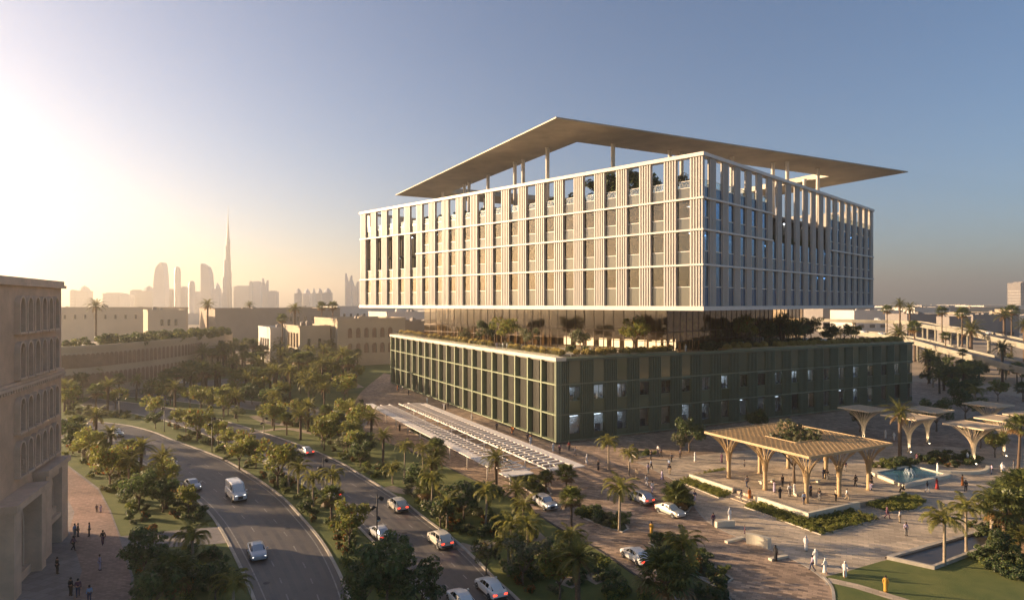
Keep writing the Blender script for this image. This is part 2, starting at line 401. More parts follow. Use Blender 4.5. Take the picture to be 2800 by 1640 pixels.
def body_parts(kind):
    J = pose(kind); V_ = []; E_ = []; ix = {}
    def add(n, r, frm=None, p=None): ix[n] = len(V_); V_.append((*(p or J[n]), r)); E_.append((ix[frm], ix[n])) if frm else None
    add('pelvis', (.14, .10)); add('spine', (.13, .095), 'pelvis'); add('chest', (.155, .105), 'spine'); add('neck', .052, 'chest'); add('head', (.075, .085), 'neck'); add('top', (.072, .085), 'head'); add('face', .018, 'head')
    for s, n in ((-1, 'r'), (1, 'l')):
        add('sh' + n, .06, 'chest'); add('el' + n, .043, 'sh' + n); add('wr' + n, .028, 'el' + n); add('ha' + n, (.034, .016), 'wr' + n)
        hx, hy, hz = J['ha' + n]; dx, dy, dz = [J['ha' + n][i] - J['wr' + n][i] for i in range(3)]; l = math.sqrt(dx * dx + dy * dy + dz * dz); dx, dy, dz = dx / l, dy / l, dz / l
        for k, (o, ln) in enumerate(((-.026, .065), (-.009, .078), (.009, .072), (.026, .055))): add(f'f{n}{k}', .0085, 'ha' + n, (hx + dx * ln, hy + o + dy * ln + .01, hz + dz * ln))
        add(f't{n}', .0095, 'wr' + n, (hx + dx * .01, hy + .055, hz + .02))
        add('hi' + n, .088, 'pelvis'); add('kn' + n, .060, 'hi' + n); add('an' + n, .040, 'kn' + n); add('to' + n, (.036, .03), 'an' + n)
    out = {'body': skin_mesh('body', V_, E_, 'skin')}
    def sub(name, names, m, grow):
        vs = [(*J[n], r + grow if not isinstance(r, tuple) else tuple(q + grow for q in r)) for n, r in names]; order = [n for n, r in names]
        par = dict(spine='pelvis', chest='spine', shl='chest', shr='chest', ell='shl', elr='shr', wrl='ell', wrr='elr', hil='pelvis', hir='pelvis', knl='hil', knr='hir', anl='knl', anr='knr')
        return skin_mesh(name, vs, [(order.index(par[n]), order.index(n)) for n in order if n in par], m)
    T = [('pelvis', (.14, .105)), ('spine', (.135, .10)), ('chest', (.16, .11)), ('shl', .065), ('ell', .05), ('wrl', .036), ('shr', .065), ('elr', .05), ('wrr', .036)]
    out['shirt'] = sub('shirt', T, 'cloth_white', .012)
    out['trousers'] = sub('trousers', [('pelvis', (.145, .11)), ('hil', .092), ('knl', .066), ('anl', .052), ('hir', .092), ('knr', .066), ('anr', .052)], 'cloth_navy', .014)
    # ankle-length robe or skirt following the legs
    q = MB(); rings = []; n_ = 14
    if kind != 'sit':
        for z, rx, ry, oy in ((1.46, .08, .07, 0), (1.43, .19, .11, 0), (1.30, .20, .135, .01), (1.12, .185, .13, 0), (.95, .20, .15, 0), (.6, .19, .17, .0), (.3, .19, .22 if kind == 'walk' else .175, 0), (.09, .195, .26 if kind == 'walk' else .18, 0)):
            rings.append([(rx * math.cos(2 * math.pi * k / n_) * (1 + .05 * math.sin(5 * 2 * math.pi * k / n_) * (z < .8)), oy + ry * math.sin(2 * math.pi * k / n_), z) for k in range(n_)])
    else:
        for x_, y_, z_, rx, ry in ((0, -.02, 1.0, .08, .07), (0, -.02, .96, .19, .11), (0, -.01, .75, .195, .14), (0, .02, .52, .21, .2), (0, .25, .50, .21, .2), (0, .46, .40, .21, .14), (0, .48, .1, .21, .12)):
            rings.append([(rx * math.cos(2 * math.pi * k / n_), y_ + ry * math.sin(2 * math.pi * k / n_), z_) for k in range(n_)])
    q.loft(rings); out['robe'] = q.mesh('robe', 'cloth_white', True)
    hx, hy, hz = J['head']
    cap = MB().lathe([(.02, .19), (.06, .175), (.088, .13), (.094, .06), (.088, .0)], 12, (hx, hy - .018, hz - .01)); out['hair'] = cap.mesh('hair', 'hair', True)
    sc = MB().loft([[(hx + rx * math.cos(a), hy - .02 + oy + ry * math.sin(a) * (1 if math.sin(a) < 0 else .55), hz + z) for a in [2 * math.pi * k / 12 for k in range(12)]] for z, rx, ry, oy in ((.17, .03, .03, 0), (.155, .075, .085, 0), (.09, .10, .11, 0), (0, .102, .115, -.005), (-.12, .125, .12, -.03), (-.22, .17, .13, -.02))]); out['head_scarf'] = sc.mesh('head_scarf', 'cloth_white', True)
    sh_ = MB()
    for n in ('l', 'r'):
        a, t = Vector(J['an' + n]), Vector(J['to' + n]); sh_.tube([a + Vector((0, -.05, -.02)), a * .5 + t * .5 + Vector((0, 0, .012)), t + Vector((0, .02, .005))], [.052, .05, .03], 8)
    out['shoes'] = sh_.mesh('shoes', 'cloth_black', True)
    return out
BODY = {k: body_parts(k) for k in ('stand', 'walk', 'talk', 'sit')}

# ================================================================== the ground, roads and paths
sheet('ground', [(-9000, -300), (9000, -300), (9000, 16000), (-9000, 16000)], 0.0, 'sand', label='sandy ground running out to the horizon')
sheet('park_lawn', [(-75, 20), (20, 20), (110, 20), (150, 90), (150, 160), (40, 300), (-60, 330), (-190, 300), (-190, 110), (-75, 60)], 0.03, 'lawn', label='green lawn of the park between the roads')
# carriageway nearest the stone building
A_R = [(-13.29, 57.01), (-16.15, 64.75), (-19.42, 72.33), (-23.73, 80.91), (-29.30, 90.22), (-35.50, 99.83), (-44.53, 111.49), (-56.06, 124.73), (-72.18, 139.65), (-83.60, 150.46), (-95.36, 158.64), (-110.97, 164.61), (-129.00, 168.84)]
A_L = [(-21.30, 57.01), (-25.64, 64.75), (-30.69, 73.34), (-38.63, 85.94), (-45.95, 96.00), (-52.16, 103.16), (-60.64, 112.44), (-69.49, 121.27), (-79.79, 130.30), (-86.36, 136.04), (-93.86, 140.40), (-103.74, 144.26), (-115.04, 146.27)]
A_R = smooth_line(A_R); A_L = smooth_line(A_L)
strip('road', A_L, A_R, 0.044, 'asphalt', label='asphalt carriageway curving past the stone corner building')
B_R = [(3.27, 58.28), (0.40, 65.15), (-1.72, 69.46), (-4.60, 75.88), (-7.20, 81.16), (-11.68, 88.85), (-17.25, 98.70), (-25.98, 111.96), (-32.72, 121.83), (-44.71, 136.04), (-62.20, 153.99), (-82.97, 172.73), (-101.83, 186.87), (-130.98, 202.74)]
B_L = [(-4.12, 56.40), (-8.37, 64.75), (-11.47, 70.39), (-15.16, 77.11), (-19.09, 83.88), (-23.30, 91.16), (-28.23, 98.52), (-36.80, 109.17), (-43.06, 117.21), (-55.45, 131.60), (-71.45, 148.75), (-87.31, 163.58), (-101.93, 174.45), (-124.77, 188.21)]
B_R = smooth_line(B_R); B_L = smooth_line(B_L)
strip('road', B_L, B_R, 0.044, 'asphalt', label='asphalt carriageway between the planted median and the palm lawn')
D_R = smooth_line([(-35.66, 163.58), (-42.14, 170.49), (-54.76, 184.25), (-64.13, 190.25), (-76.77, 195.20), (-96.80, 205.12), (-118.48, 215.20), (-134.65, 217.88)])
D_L = smooth_line([(-34.66, 150.46), (-41.50, 160.58), (-50.77, 168.30), (-58.61, 173.87), (-70.72, 179.83), (-89.46, 189.57), (-110.77, 201.19), (-127.76, 206.73)])
strip('side_road', D_L, D_R, 0.046, 'asphalt', label='narrow service road crossing the park towards the drive')
E_R = smooth_line([(-162.06, 225.36), (-138.90, 235.47), (-117.44, 248.86), (-97.82, 272.07)]); E_L = smooth_line([(-148.08, 205.92), (-127.47, 216.09), (-108.68, 230.31), (-90.77, 252.45)])
strip('park_road', E_L, E_R, 0.046, 'asphalt', label='far park road in front of the roof garden building')
for k_, (ln, w) in enumerate([([(-67.81, 170.49), (-62.49, 163.58), (-57.84, 159.12), (-52.99, 157.22)], 2.0), ([(-180.88, 383.28), (-161.29, 377.77), (-128.94, 347.75)], 5), ([(-94.53, 290.11), (-80.60, 286.94), (-53.00, 227.32)], 3.0),
                              ([(-62.11, 145.46), (-57.48, 150.46), (-52.46, 153.09), (-44.75, 147.50)], 2.0), ([(-20.02, 104.81), (-16.58, 101.76), (-14.72, 104.81)], 2.0),
                              ([(-6.69, 79.44), (-4.40, 78.26), (-2.27, 80.66)], 2.0), ([(0.98, 87.37), (2.99, 81.92), (4.27, 75.99)], 2.4), ([(5.36, 68.11), (7.96, 70.86), (9.69, 69.00)], 2.2)]):
    l2 = smooth_line(ln); b = ribbon(MB(), l2, w, 0.02, 0.05)
    tag(obj('footpath', b.mesh('footpath', 'path_gravel')), kind='structure')
# kerbs and painted edge lines
kerb('kerb', A_R, label='pale kerb along the median side of the left carriageway'); kerb('kerb', A_L, label='pale kerb on the garden side of the left carriageway')
kerb('kerb', B_R, label='pale kerb along the palm lawn'); kerb('kerb', B_L, label='pale kerb of the median beside the right carriageway')
kerb('kerb', D_R, w=0.3); kerb('kerb', D_L, w=0.3)
def offset(line, d):
    out = []; k = len(line)
    for i in range(k):
        t = Vector(line[min(i + 1, k - 1)]) - Vector(line[max(i - 1, 0)]); t.normalize(); out.append((line[i][0] - t.y * d, line[i][1] + t.x * d))
    return out
mk = MB()
for ln in (offset(A_L, -1.0), offset(A_R, 0.8), offset(B_L, -0.9), offset(B_R, 0.8)):
    ribbon(mk, ln[:50], 0.14, 0.046, 0.050)
for L_, R_ in ((A_L, A_R), (B_L, B_R)):
    for fr in (0.36, 0.68):
        ln = [(a[0] * (1 - fr) + c[0] * fr, a[1] * (1 - fr) + c[1] * fr) for a, c in zip(L_, R_)]
        for i in range(0, len(ln) - 3, 3):
            ribbon(mk, ln[i:i + 2], 0.13, 0.046, 0.050)
tag(obj('road_markings', mk.mesh('road_markings', 'road_paint')), 'worn white lane dashes and edge lines on the carriageways', kind='structure')
# tyre-worn lanes, repair patches and manhole covers
wr = MB()
for L_, R_ in ((A_L, A_R), (B_L, B_R)):
    for fr in (.14, .26, .46, .58, .77, .89):
        ln = [(a[0] * (1 - fr) + c[0] * fr, a[1] * (1 - fr) + c[1] * fr) for a, c in zip(L_, R_)]; ribbon(wr, ln, .55, .0445, .0458)
tag(obj('tyre_tracks', wr.mesh('tyre_tracks', 'tyre_wear')), 'darker tyre-worn bands along the lanes', kind='structure')
mh = MB()
for L_, R_, ks in ((A_L, A_R, (9, 20, 31, 40)), (B_L, B_R, (12, 25, 38, 50))):
    for k in ks:
        fr = (.2, .5, .75)[k % 3]; c = (L_[k][0] * (1 - fr) + R_[k][0] * fr, L_[k][1] * (1 - fr) + R_[k][1] * fr)
        tag(obj('manhole_cover', MB().lathe([(.36, .044), (.36, .05), (.3, .051)], 14).mesh('manhole_cover', 'dark_kerb'), None, (*c, 0)), kind='structure')
# pavement by the stone building
sheet('pavement', [(-56.38, 64.75), (-52.50, 60.29), (-33.11, 58.93), (-37.47, 64.75), (-40.83, 70.29), (-49.51, 82.43), (-57.02, 92.61), (-65.95, 103.98), (-84.92, 122.69), (-91.87, 127.76), (-110, 110), (-110, 64)], 0.05, 'grey_slabs', label='grey slab pavement at the foot of the stone building')
sheet('pavement', [(-43.65, 64.75), (-47.42, 71.83), (-57.48, 84.56), (-61.74, 91.96), (-72.54, 104.81), (-83.94, 121.27), (-65.35, 102.76), (-57.03, 92.28), (-49.74, 82.43), (-41.15, 70.29), (-37.76, 64.75)], 0.056, 'red_pavers', label='red brick band in the pavement beside the stone building')
strip('pavement', [(-49.51, 82.43), (-46.18, 83.88), (-42.07, 85.11), (-38.82, 85.94)], [(-45.57, 76.88), (-42.77, 78.49), (-38.38, 79.44), (-35.04, 80.17)], 0.052, 'grey_slabs', label='grey footway from the stone building to the road')
# plaza
PL = smooth_line([(18.13, 57.64), (15.64, 64.75), (13.36, 70.77), (10.23, 78.14), (6.36, 85.11), (1.65, 94.95), (-1.88, 101.57), (-13.90, 120.71), (-22.35, 132.60), (-34.26, 148.75), (-41.74, 168.84), (-48.04, 201.19), (-51.08, 227.32), (-54.06, 274.92)])
sheet('plaza', PL + [(-45, 262), (30, 300), (160, 240), (160, 20), (40, 20)], 0.042, 'drive_pavers', label='brown brick paved drive and plaza round the building')
kerb('kerb', PL[6:60], w=0.3, h=0.1, m='dark_kerb', label='dark kerb between the palm lawn and the brick drive')
SL = smooth_line([(32.98, 68.11), (33.34, 69.83), (32.48, 74.69), (29.09, 81.16), (27.09, 85.66), (26.38, 91.16), (27.11, 106.51), (25.60, 113.90), (23.16, 121.27)])
sheet('plaza', SL + [(60, 136), (150, 130), (150, 62), (54.52, 78.26), (45.53, 75.88), (37.07, 71.64), (35.19, 70.39)], 0.047, 'light_pavers', label='pale slab paving round the timber pavilion')
kerb('kerb', SL, w=0.25, h=0.06, label='pale edging between brick drive and slab plaza')
LR = smooth_line([(27.76, 56.40), (30.51, 61.70), (33.05, 67.15), (33.64, 70.20)])
sheet('lawn', LR + [(37.17, 71.83), (42.41, 74.59), (45.46, 75.77), (46.70, 72.23), (53.95, 76.21), (62.99, 80.66), (95, 70), (95, 40), (40, 40)], 0.054, 'lawn', label='shaded lawn in the near corner of the plaza')
kerb('kerb', LR, w=0.3, h=0.1, label='curved pale kerb of the corner lawn')
obj('footpath', ribbon(MB(), [(33.64, 69.46), (35.87, 67.93), (37.62, 65.97), (40.69, 62.44)], 1.3, 0.03, 0.06).mesh('footpath', 'light_pavers'))['kind'] = 'structure'
# sunken pond by the corner lawn
pond = [(43.26, 75.12), (46.70, 72.23), (52.95, 75.88), (62.59, 81.92), (61.95, 84.83)]
sheet('pond_water', pond, 0.058, 'pond_water', label='still dark pond beside the corner lawn')
kerb('pond_rim', [pond[0], pond[1], pond[2], pond[3]], w=0.4, h=0.45, m='kerb_stone', label='pale stone rim of the dark pond')
kerb('pond_rim', [pond[4], pond[0]], w=0.5, h=0.3, m='kerb_stone', label='paved lip between the slab plaza and the pond')
# planted islands in the drive
ISL = {
 'a': [(-24.46, 152.20), (-21.95, 156.28), (-13.36, 141.54), (-13.18, 136.39), (-18.09, 140.03)],
 'b': [(-0.49, 110.08), (2.52, 111.96), (5.42, 104.81), (6.09, 100.40), (3.48, 100.02)],
 'c': [(8.83, 90.85), (11.47, 92.77), (15.03, 89.15), (15.20, 85.11), (14.23, 83.88), (12.07, 85.94)],
 'd': [(16.89, 80.17), (18.84, 81.41), (21.68, 76.43), (23.55, 69.64), (22.50, 68.46), (19.11, 70.86)],
 'e': [(20.59, 91.64), (23.44, 98.89), (27.07, 100.40), (26.39, 95.30), (24.89, 92.28), (22.34, 90.38)],
 'f': [(23.19, 129.02), (27.08, 130.30), (27.72, 126.53), (23.71, 124.14)],
 'g': [(27.62, 107.82), (37.41, 115.41), (36.92, 112.92), (31.75, 108.27), (34.52, 100.40), (31.33, 98.52)],
 'h': [(33.68, 94.27), (36.97, 96.35), (40.60, 89.00), (47.66, 92.61), (49.55, 88.55), (39.29, 82.95)],
 'i': [(51.66, 94.61), (60.35, 100.40), (61.39, 96.70), (57.23, 92.61), (52.96, 91.96)],
 'j': [(16.37, 64.75), (15.74, 71.83), (15.37, 75.99), (17.08, 75.99), (21.82, 66.38), (21.65, 63.19)]}
INAME = {'a': 'planted island beside the trellis, far end', 'b': 'planted island under the near end of the trellis', 'c': 'planted island between the two drive lanes',
 'd': 'planted island at the drive exit', 'e': 'small round palm island in the drive', 'f': 'low bed before the dark facade', 'g': 'planting bed left of the pavilion deck',
 'h': 'planting bed in front of the pavilion deck', 'i': 'shaded planting bed right of the pavilion deck', 'j': 'corner bed under the fan palm'}
for k_, pl in ISL.items():
    sheet('planting_bed', pl, 0.09, 'bed_soil', label=INAME[k_]); kerb('kerb', pl, w=0.25, h=0.16, closed=True)
# ================================================================== the main building
U = Vector((-0.463, 0.886, 0)).normalized(); V = Vector((0.886, 0.463, 0)).normalized()
A = Vector((-0.7146, 0.6997, 0)).normalized(); B = Vector((0.6997, 0.7146, 0)).normalized()
P0 = Vector((9.2, 136, 0)); C0 = Vector((38.4, 131, 0))
ZV = Vector((0, 0, 1))
bld = tag(obj('main_building', None, loc=P0), 'large building with olive podium, cream fluted upper storeys and a floating flat roof', 'building')
def rel(p): return Vector(p) - P0
def PF(u, v, z): return U * u + V * v + ZV * z                    # relative to P0
def UF(a, b, z): return (C0 - P0) + A * a + B * b + ZV * z
RZ_PL = math.atan2(U.y, U.x); RZ_PR = math.atan2(-V.y, -V.x)
RZ_UL = math.atan2(A.y, A.x); RZ_UR = math.atan2(-B.y, -B.x)
LU, LV = 116.0, 124.0
ZT = 17.4
def pbox(b, u0, u1, v0, v1, z0, z1, m=0): b.obox(PF(u0, v0, z0), V * (v1 - v0), U * (u1 - u0), ZV * (z1 - z0), m)
def ubox(b, a0, a1, b0, b1, z0, z1, m=0): b.obox(UF(a0, b0, z0), B * (b1 - b0), A * (a1 - a0), ZV * (z1 - z0), m)
# --- podium body: floors, inner walls, roof deck
b = MB()
pbox(b, 1.0, LU, 1.7, LV - .5, 0.02, 0.45, 1)
for z in (6.05, 12.4): pbox(b, 1.0, LU, 1.7, LV - .5, z - 0.55, z + 0.02, 1)
pbox(b, 0.6, LU, 0.6, LV - .3, 17.0, 17.55, 1)
pbox(b, 10, LU - .5, 10, LV - 1, 0.45, 16.9, 0)
for i in range(1, 19):
    pbox(b, i * 6.1 + 3, i * 6.1 + 3.25, 2.2, 9.9, 0.46, 16.9, 0)
for i in range(1, 20):
    pbox(b, 1.3, 9.9, i * 6.2 + 2.9, i * 6.2 + 3.1, 0.46, 16.9, 0)
pod = obj('podium', b.mesh('podium', ['interior_wall', 'interior_floor']), bld, P0)
rows = [(0.5, 6.05), (6.05, 12.4), (12.4, ZT)]
bay = LU / 19
# left face
fin_me = [MB().box((0, -1.5, z0 + .0), (.5, 0, z1 - .0)).mesh('fin', 'olive_trim') for z0, z1 in rows]
def flutes(w, h, n, d0, d1, name, m):
    q = MB(); q.box((0, -d0, 0), (w, -d1, h)); s = w / n
    for i in range(n): q.box((i * s + s * .14, -d1 + .002, 0), (i * s + s * .62, 0, h))
    return q.mesh(name, m)
for i in range(20):
    x = i * bay if i < 19 else LU - .5
    for r in range(3):
        obj('fin', fin_me[r], pod, P0 + U * x, RZ_PL)
lpan = [flutes(bay - 2.9, z1 - z0 - .3, 6, .5, .16, 'fluted_panel', 'bay_panel') for z0, z1 in rows]
led = MB().box((.35, -1.44, -.14), (bay - .01, -.05, .14)).mesh('ledge', 'olive_trim')
gl_l = [MB().box((.36, -1.46, .9), (2.62, -1.42, z1 - z0 - .3)).mesh('window_pane', 'glass_podium') for z0, z1 in rows]
sp_l = [MB().box((.36, -1.50, .02), (2.62, -1.40, .9)).mesh('spandrel_panel', 'spandrel_olive') for z0, z1 in rows]
sp_t = MB().box((.36, -1.5, .02), (2.62, -1.4, rows[2][1] - rows[2][0] - .3)).mesh('spandrel_panel', 'curtain')
rail_l = MB().box((.36, -1.40, .9), (2.62, -1.25, 1.02)); rail_l.box((.36, -1.40, 3.9), (2.62, -1.25, 4.0)); rail_l = rail_l.mesh('window_rail', 'window_rail')
ramp = rng.random
for i in range(19):
    for r, (z0, z1) in enumerate(rows):
        p = P0 + U * (i * bay) + ZV * z0
        obj('fluted_panel', lpan[r], pod, p + U * 2.7 + V * 1.0 + ZV * .15, RZ_PL)
        obj('ledge', led, pod, p + ZV * .0, RZ_PL)
        if r == 2: obj('spandrel_panel', sp_t, pod, p + ZV * .15, RZ_PL)
        else:
            obj('window_pane', gl_l[r], pod, p + ZV * .15, RZ_PL); obj('spandrel_panel', sp_l[r], pod, p + ZV * .14, RZ_PL); obj('window_rail', rail_l, pod, p + ZV * .15, RZ_PL)
# coping
b = MB(); b.box((-.5, -2.2, ZT), (LU, .35, ZT + .75)); obj('coping', b.mesh('coping', 'parapet_stone'), pod, P0, RZ_PL)
b = MB(); b.box((.0, -1.0, ZT + .002), (LV + .05, .3, ZT + .45)); b.box((0, -1.2, ZT + .45), (LV + .10, .45, ZT + .62), 1)
obj('coping', b.mesh('coping', ['olive_metal', 'olive_trim']), pod, P0 + V * LV, RZ_PR)
# right face
PO = P0 + V * LV - U * .06
rpan = [flutes(3.4, z1 - z0 - .24, 7, .8, .2, 'fluted_panel', 'olive_metal') for z0, z1 in rows]
rsp_full = MB().box((0, -.42, 0), (2.8, -.3, rows[2][1] - rows[2][0] - .1)).mesh('spandrel_panel', 'spandrel_olive')
rgl = MB().box((0, -.40, 2.7), (2.8, -.36, 5.7)).mesh('window_pane', 'glass_podium')
rgl3 = MB().box((0, -.40, 1.3), (2.8, -.36, 5.3)).mesh('window_pane', 'glass_podium')
rsp = MB().box((0, -.42, 0), (2.8, -.3, 2.7)).mesh('spandrel_panel', 'spandrel_olive')
rsp3 = MB().box((0, -.42, 0), (2.8, -.3, 1.3)).mesh('spandrel_panel', 'spandrel_olive')
rfr = MB(); rfr.box((0, -.42, 5.7), (2.8, -.15, 6.2)); rfr.box((0, -.41, 2.6), (2.8, -.25, 2.74)); rfr.box((1.36, -.39, 2.74), (1.44, -.3, 5.7)); rfr = rfr.mesh('window_frame', 'olive_metal')
for i in range(20):
    xn = LV - i * 6.2
    for r, (z0, z1) in enumerate(rows):
        obj('fluted_panel', rpan[r], pod, PO - V * (xn - 3.4) + ZV * (z0 + .12), RZ_PR)
        p = PO - V * (xn - 6.2) + ZV * (z0 + .1)
        if r == 2: obj('spandrel_panel', rsp_full, pod, p, RZ_PR)
        elif r == 1: obj('window_pane', rgl, pod, p, RZ_PR); obj('spandrel_panel', rsp, pod, p, RZ_PR); obj('window_frame', rfr, pod, p, RZ_PR)
        else: obj('window_pane', rgl3, pod, p, RZ_PR); obj('spandrel_panel', rsp3, pod, p, RZ_PR)
for z in (0.5, 6.05, 12.4):
    b = MB(); b.box((0, -.85, z - .12), (LV - .02, -.05, z + .10)); obj('band', b.mesh('band', 'olive_ledge'), pod, PO, RZ_PR)
# back and end walls, so the block is closed from other sides
b = MB(); pbox(b, LU - .4, LU, 0.5, LV - .5, 0, 17.3); pbox(b, 0.9, LU - .4, LV - .5, LV, 0, 17.3)
obj('rear_wall', b.mesh('rear_wall', 'olive_metal'), pod, P0)
# lit rooms behind the podium windows: pale back wall, ceiling panels, a few desks and shelves
lamp_me = MB().box((-1.1, -.3, -.06), (1.1, .3, 0)).mesh('ceiling_light', 'ceiling_lamp'); lamp_w = MB().box((-1.1, -.3, -.06), (1.1, .3, 0)).mesh('ceiling_light', 'ceiling_lamp_warm')
back_me = MB().box((-2.9, -.1, 0), (2.9, .1, 5.2)).mesh('room_wall', 'room_wall')
desk_me = MB(); desk_me.box((-.8, -.35, .68), (.8, .35, .74)); desk_me.box((-.75, -.3, 0), (-.65, .3, .68)); desk_me.box((.65, -.3, 0), (.75, .3, .68)); desk_me.box((-.3, -.05, .74), (.3, .0, 1.2)); desk_me = desk_me.mesh('desk', 'furniture')
shelf_me = MB(); shelf_me.box((-.6, -.2, 0), (.6, .2, 2.1)); shelf_me.box((-.5, .2, .2), (.5, .24, .9)); shelf_me = shelf_me.mesh('cabinet', 'furniture')
for i in range(20):
    for r in (0, 1):
        z0 = rows[r][0] + .45 if r == 0 else rows[r][0] + .03
        if rng.random() < .84:
            dep = rng.uniform(2.8, 4.6); lm = lamp_w if rng.random() < .35 else lamp_me
            obj('room_wall', back_me, pod, P0 + V * (i * 6.2 + 6.15) + U * dep + ZV * z0, RZ_PR)
            for q in range(rng.choice((1, 1, 2))): obj('ceiling_light', lm, pod, P0 + V * (i * 6.2 + 4.9 + q * 2.3 + rng.uniform(-.4, .4)) + U * rng.uniform(1.6, 2.6) + ZV * (rows[r][1] - .62), RZ_PR)
        for q in range(2):
            obj(('desk', 'cabinet')[q], (desk_me, shelf_me)[q], pod, P0 + V * (i * 6.2 + 4.6 + rng.uniform(0, 3.4)) + U * (1.7 + q * .7) + ZV * (z0 + (2.2 if r and q == 0 else .02 if q == 0 else 1.6 * r)), RZ_PR)
for i in range(19):
    if rng.random() < .35: obj('ceiling_light', lamp_me, pod, P0 + U * (i * bay + 1.6) + V * 4 + ZV * (rows[1][1] - .62), RZ_PL)
# --- glass lobby between podium and upper block
KA, KB, LKA, LKB = 16.8, 14.4, 92.0, 84.0
b = MB()
ubox(b, KA + 7, KA + LKA - 7, KB + 7, KB + LKB - 7, 17.56, 28.4, 0)
ubox(b, KA + 2, KA + LKA - 2, KB + 2, KB + LKB - 2, 22.6, 23.0, 1)
lob = obj('glass_lobby', b.mesh('glass_lobby', ['interior_dark', 'interior_dark']), bld, P0)
def face_grid(Lf, step, origin, rz, dirv, outer):
    n = int(round(Lf / step)); st = Lf / n
    pane = MB().box((0.06, -.04, 0.1), (st - .06, 0, 10.5)).mesh('glass_pane', 'glass_lobby')
    mul = MB().box((-.06, -.2, 0), (.06, .08, 10.6)).mesh('mullion', 'bronze_frame')
    for i in range(n):
        obj('glass_pane', pane, lob, origin + dirv * (i * st) + ZV * 17.6, rz)
        obj('mullion', mul, lob, origin + dirv * (i * st) + ZV * 17.6, rz)
    tr = MB(); tr.box((0, -.15, 4.9), (Lf, .06, 5.15)); tr.box((0, -.15, 2.7), (Lf, .06, 2.85)); obj('transom', tr.mesh('transom', 'bronze_frame'), lob, origin + ZV * 17.6, rz)
KO = C0 + A * KA + B * KB
face_grid(LKA, 3.07, KO, RZ_UL, A, 1)
face_grid(LKB, 3.0, KO + B * LKB, RZ_UR, -B, 1)
slat_me = MB().box((-.5, -.1, 0), (.5, .1, 9.6)).mesh('curtain_panel', 'curtain')
for i in range(38):
    obj('curtain_panel', slat_me, lob, KO + A * (LKA * .42 + i * 1.35) + B * (2.6 + .5 * (i % 2)) + ZV * 17.7, RZ_UL)
for i in range(16):
    obj('curtain_panel', slat_me, lob, KO + B * (3 + i * 2.7) + A * 3.2 + ZV * 17.7, RZ_UR)
lobl = MB().box((-1.2, -.1, 0), (1.2, .1, 2.2)).mesh('lit_panel', 'lobby_lamp')
for i in range(9):
    obj('lit_panel', lobl, lob, KO + A * (3 + i * 4.1) + B * 6.6 + ZV * 18.0, RZ_UL)
for i in range(3):
    obj('lit_panel', lobl, lob, KO + B * (4 + i * 5.0) + A * 6.7 + ZV * 18.0, RZ_UR)
# --- upper block
LA, LB = 125.0, 113.0
UZ = [28.9, 37.3, 44.4, 50.8, 59.2]
b = MB()
ubox(b, 1.0, LA - 1, 1.0, LB - 1, 28.3, 28.86, 1)
for z in UZ[1:3]: ubox(b, 1.6, LA - 1.6, 1.6, LB - 1.6, z - .5, z, 1)
ubox(b, 1.6, LA - 1.6, 1.6, LB - 1.6, UZ[3] - .5, UZ[3] + .3, 1)
for z0, z1 in ((28.87, 36.79), (37.01, 43.89), (44.41, 50.29)):
    ubox(b, 11, LA - 11, 11, LB - 11, z0, z1, 0)
for i in range(1, 20):
    ubox(b, i * 6.1 + 1.5, i * 6.1 + 1.7, 2.5, 10.9, 28.9, 50.2, 0)
    ubox(b, 2.5, 10.9, i * 5.6 + 1.5, i * 5.6 + 1.7, 28.9, 50.2, 0)
up = obj('upper_block', b.mesh('upper_block', ['interior_wall', 'interior_floor']), bld, P0)
NF = 21; wL = 3.1; gL = (LA - NF * wL) / 20
wR = 2.75; gR = (LB - 20 * wR) / 20
finL = [flutes(wL, UZ[r + 1] - UZ[r], 5, .75, .32, 'fluted_fin', 'cream_metal') for r in range(4)]
finR = [flutes(wR, UZ[r + 1] - UZ[r], 5, .55, .28, 'fluted_fin', 'cream_metal') for r in range(4)]
def win_set(g, r, gm, sm, D):
    h = UZ[r + 1] - UZ[r]; hs = (h * .47, h * .40, h * .40)[r]
    return (MB().box((0, -D - .04, hs), (g, -D, h - .1)).mesh('window_pane', gm), MB().box((0, -D - .04, 0.02), (g, -D + .04, hs)).mesh('spandrel_panel', sm),
            MB().box((0, -D + .04, hs - .07), (g, -D + .14, hs + .07)).mesh('window_rail', 'window_rail'), hs)
winL = [win_set(gL, r, 'glass_left', 'spandrel_grey', .66) for r in range(3)]
winR = [win_set(gR, r, 'glass_sky', 'spandrel_sky', .45) for r in range(3)]
def terr_set(g, sm, D):
    q = MB().box((0, -D - .04, .02), (g, -D + .06, 2.4)).mesh('parapet_panel', sm)
    q2 = MB().box((0, -D - .01, 2.42), (g, -D + .01, 3.75)).mesh('glass_guard', 'glass_rail')
    q3 = MB(); q3.box((0, -D - .04, 3.75), (g, -D + .06, 3.85)); q3.box((0, -D + .07, 2.33), (g, -D + .16, 2.45)); return q, q2, q3.mesh('guard_rail', 'window_rail')
tL = terr_set(gL, 'spandrel_grey', .66); tR = terr_set(gR, 'spandrel_sky', .45)
UO = C0 + B * LB
def blind_set(g, D, cols):
    out = []
    for k in range(4):
        q = MB(); q.box((.05, -D - .30, 0), (g - .05, -D - .26, (1.0, 1.6, 2.4, 3.2)[k])); out.append(q.mesh('blind', cols))
    return out
mat('blind_cloth', (0.30, 0.28, 0.25), 0.8, rnd=0.3)
blL = blind_set(gL, .66, 'blind_cloth'); blR = blind_set(gR, .45, 'blind_cloth')
def add_blind(set_, p, r, rz):
    if rng.random() < .38:
        k = rng.randrange(4); hh = (1.0, 1.6, 2.4, 3.2)[k]; obj('blind', set_[k], up, p + ZV * (UZ[r + 1] - UZ[r] - .55 - hh), rz)
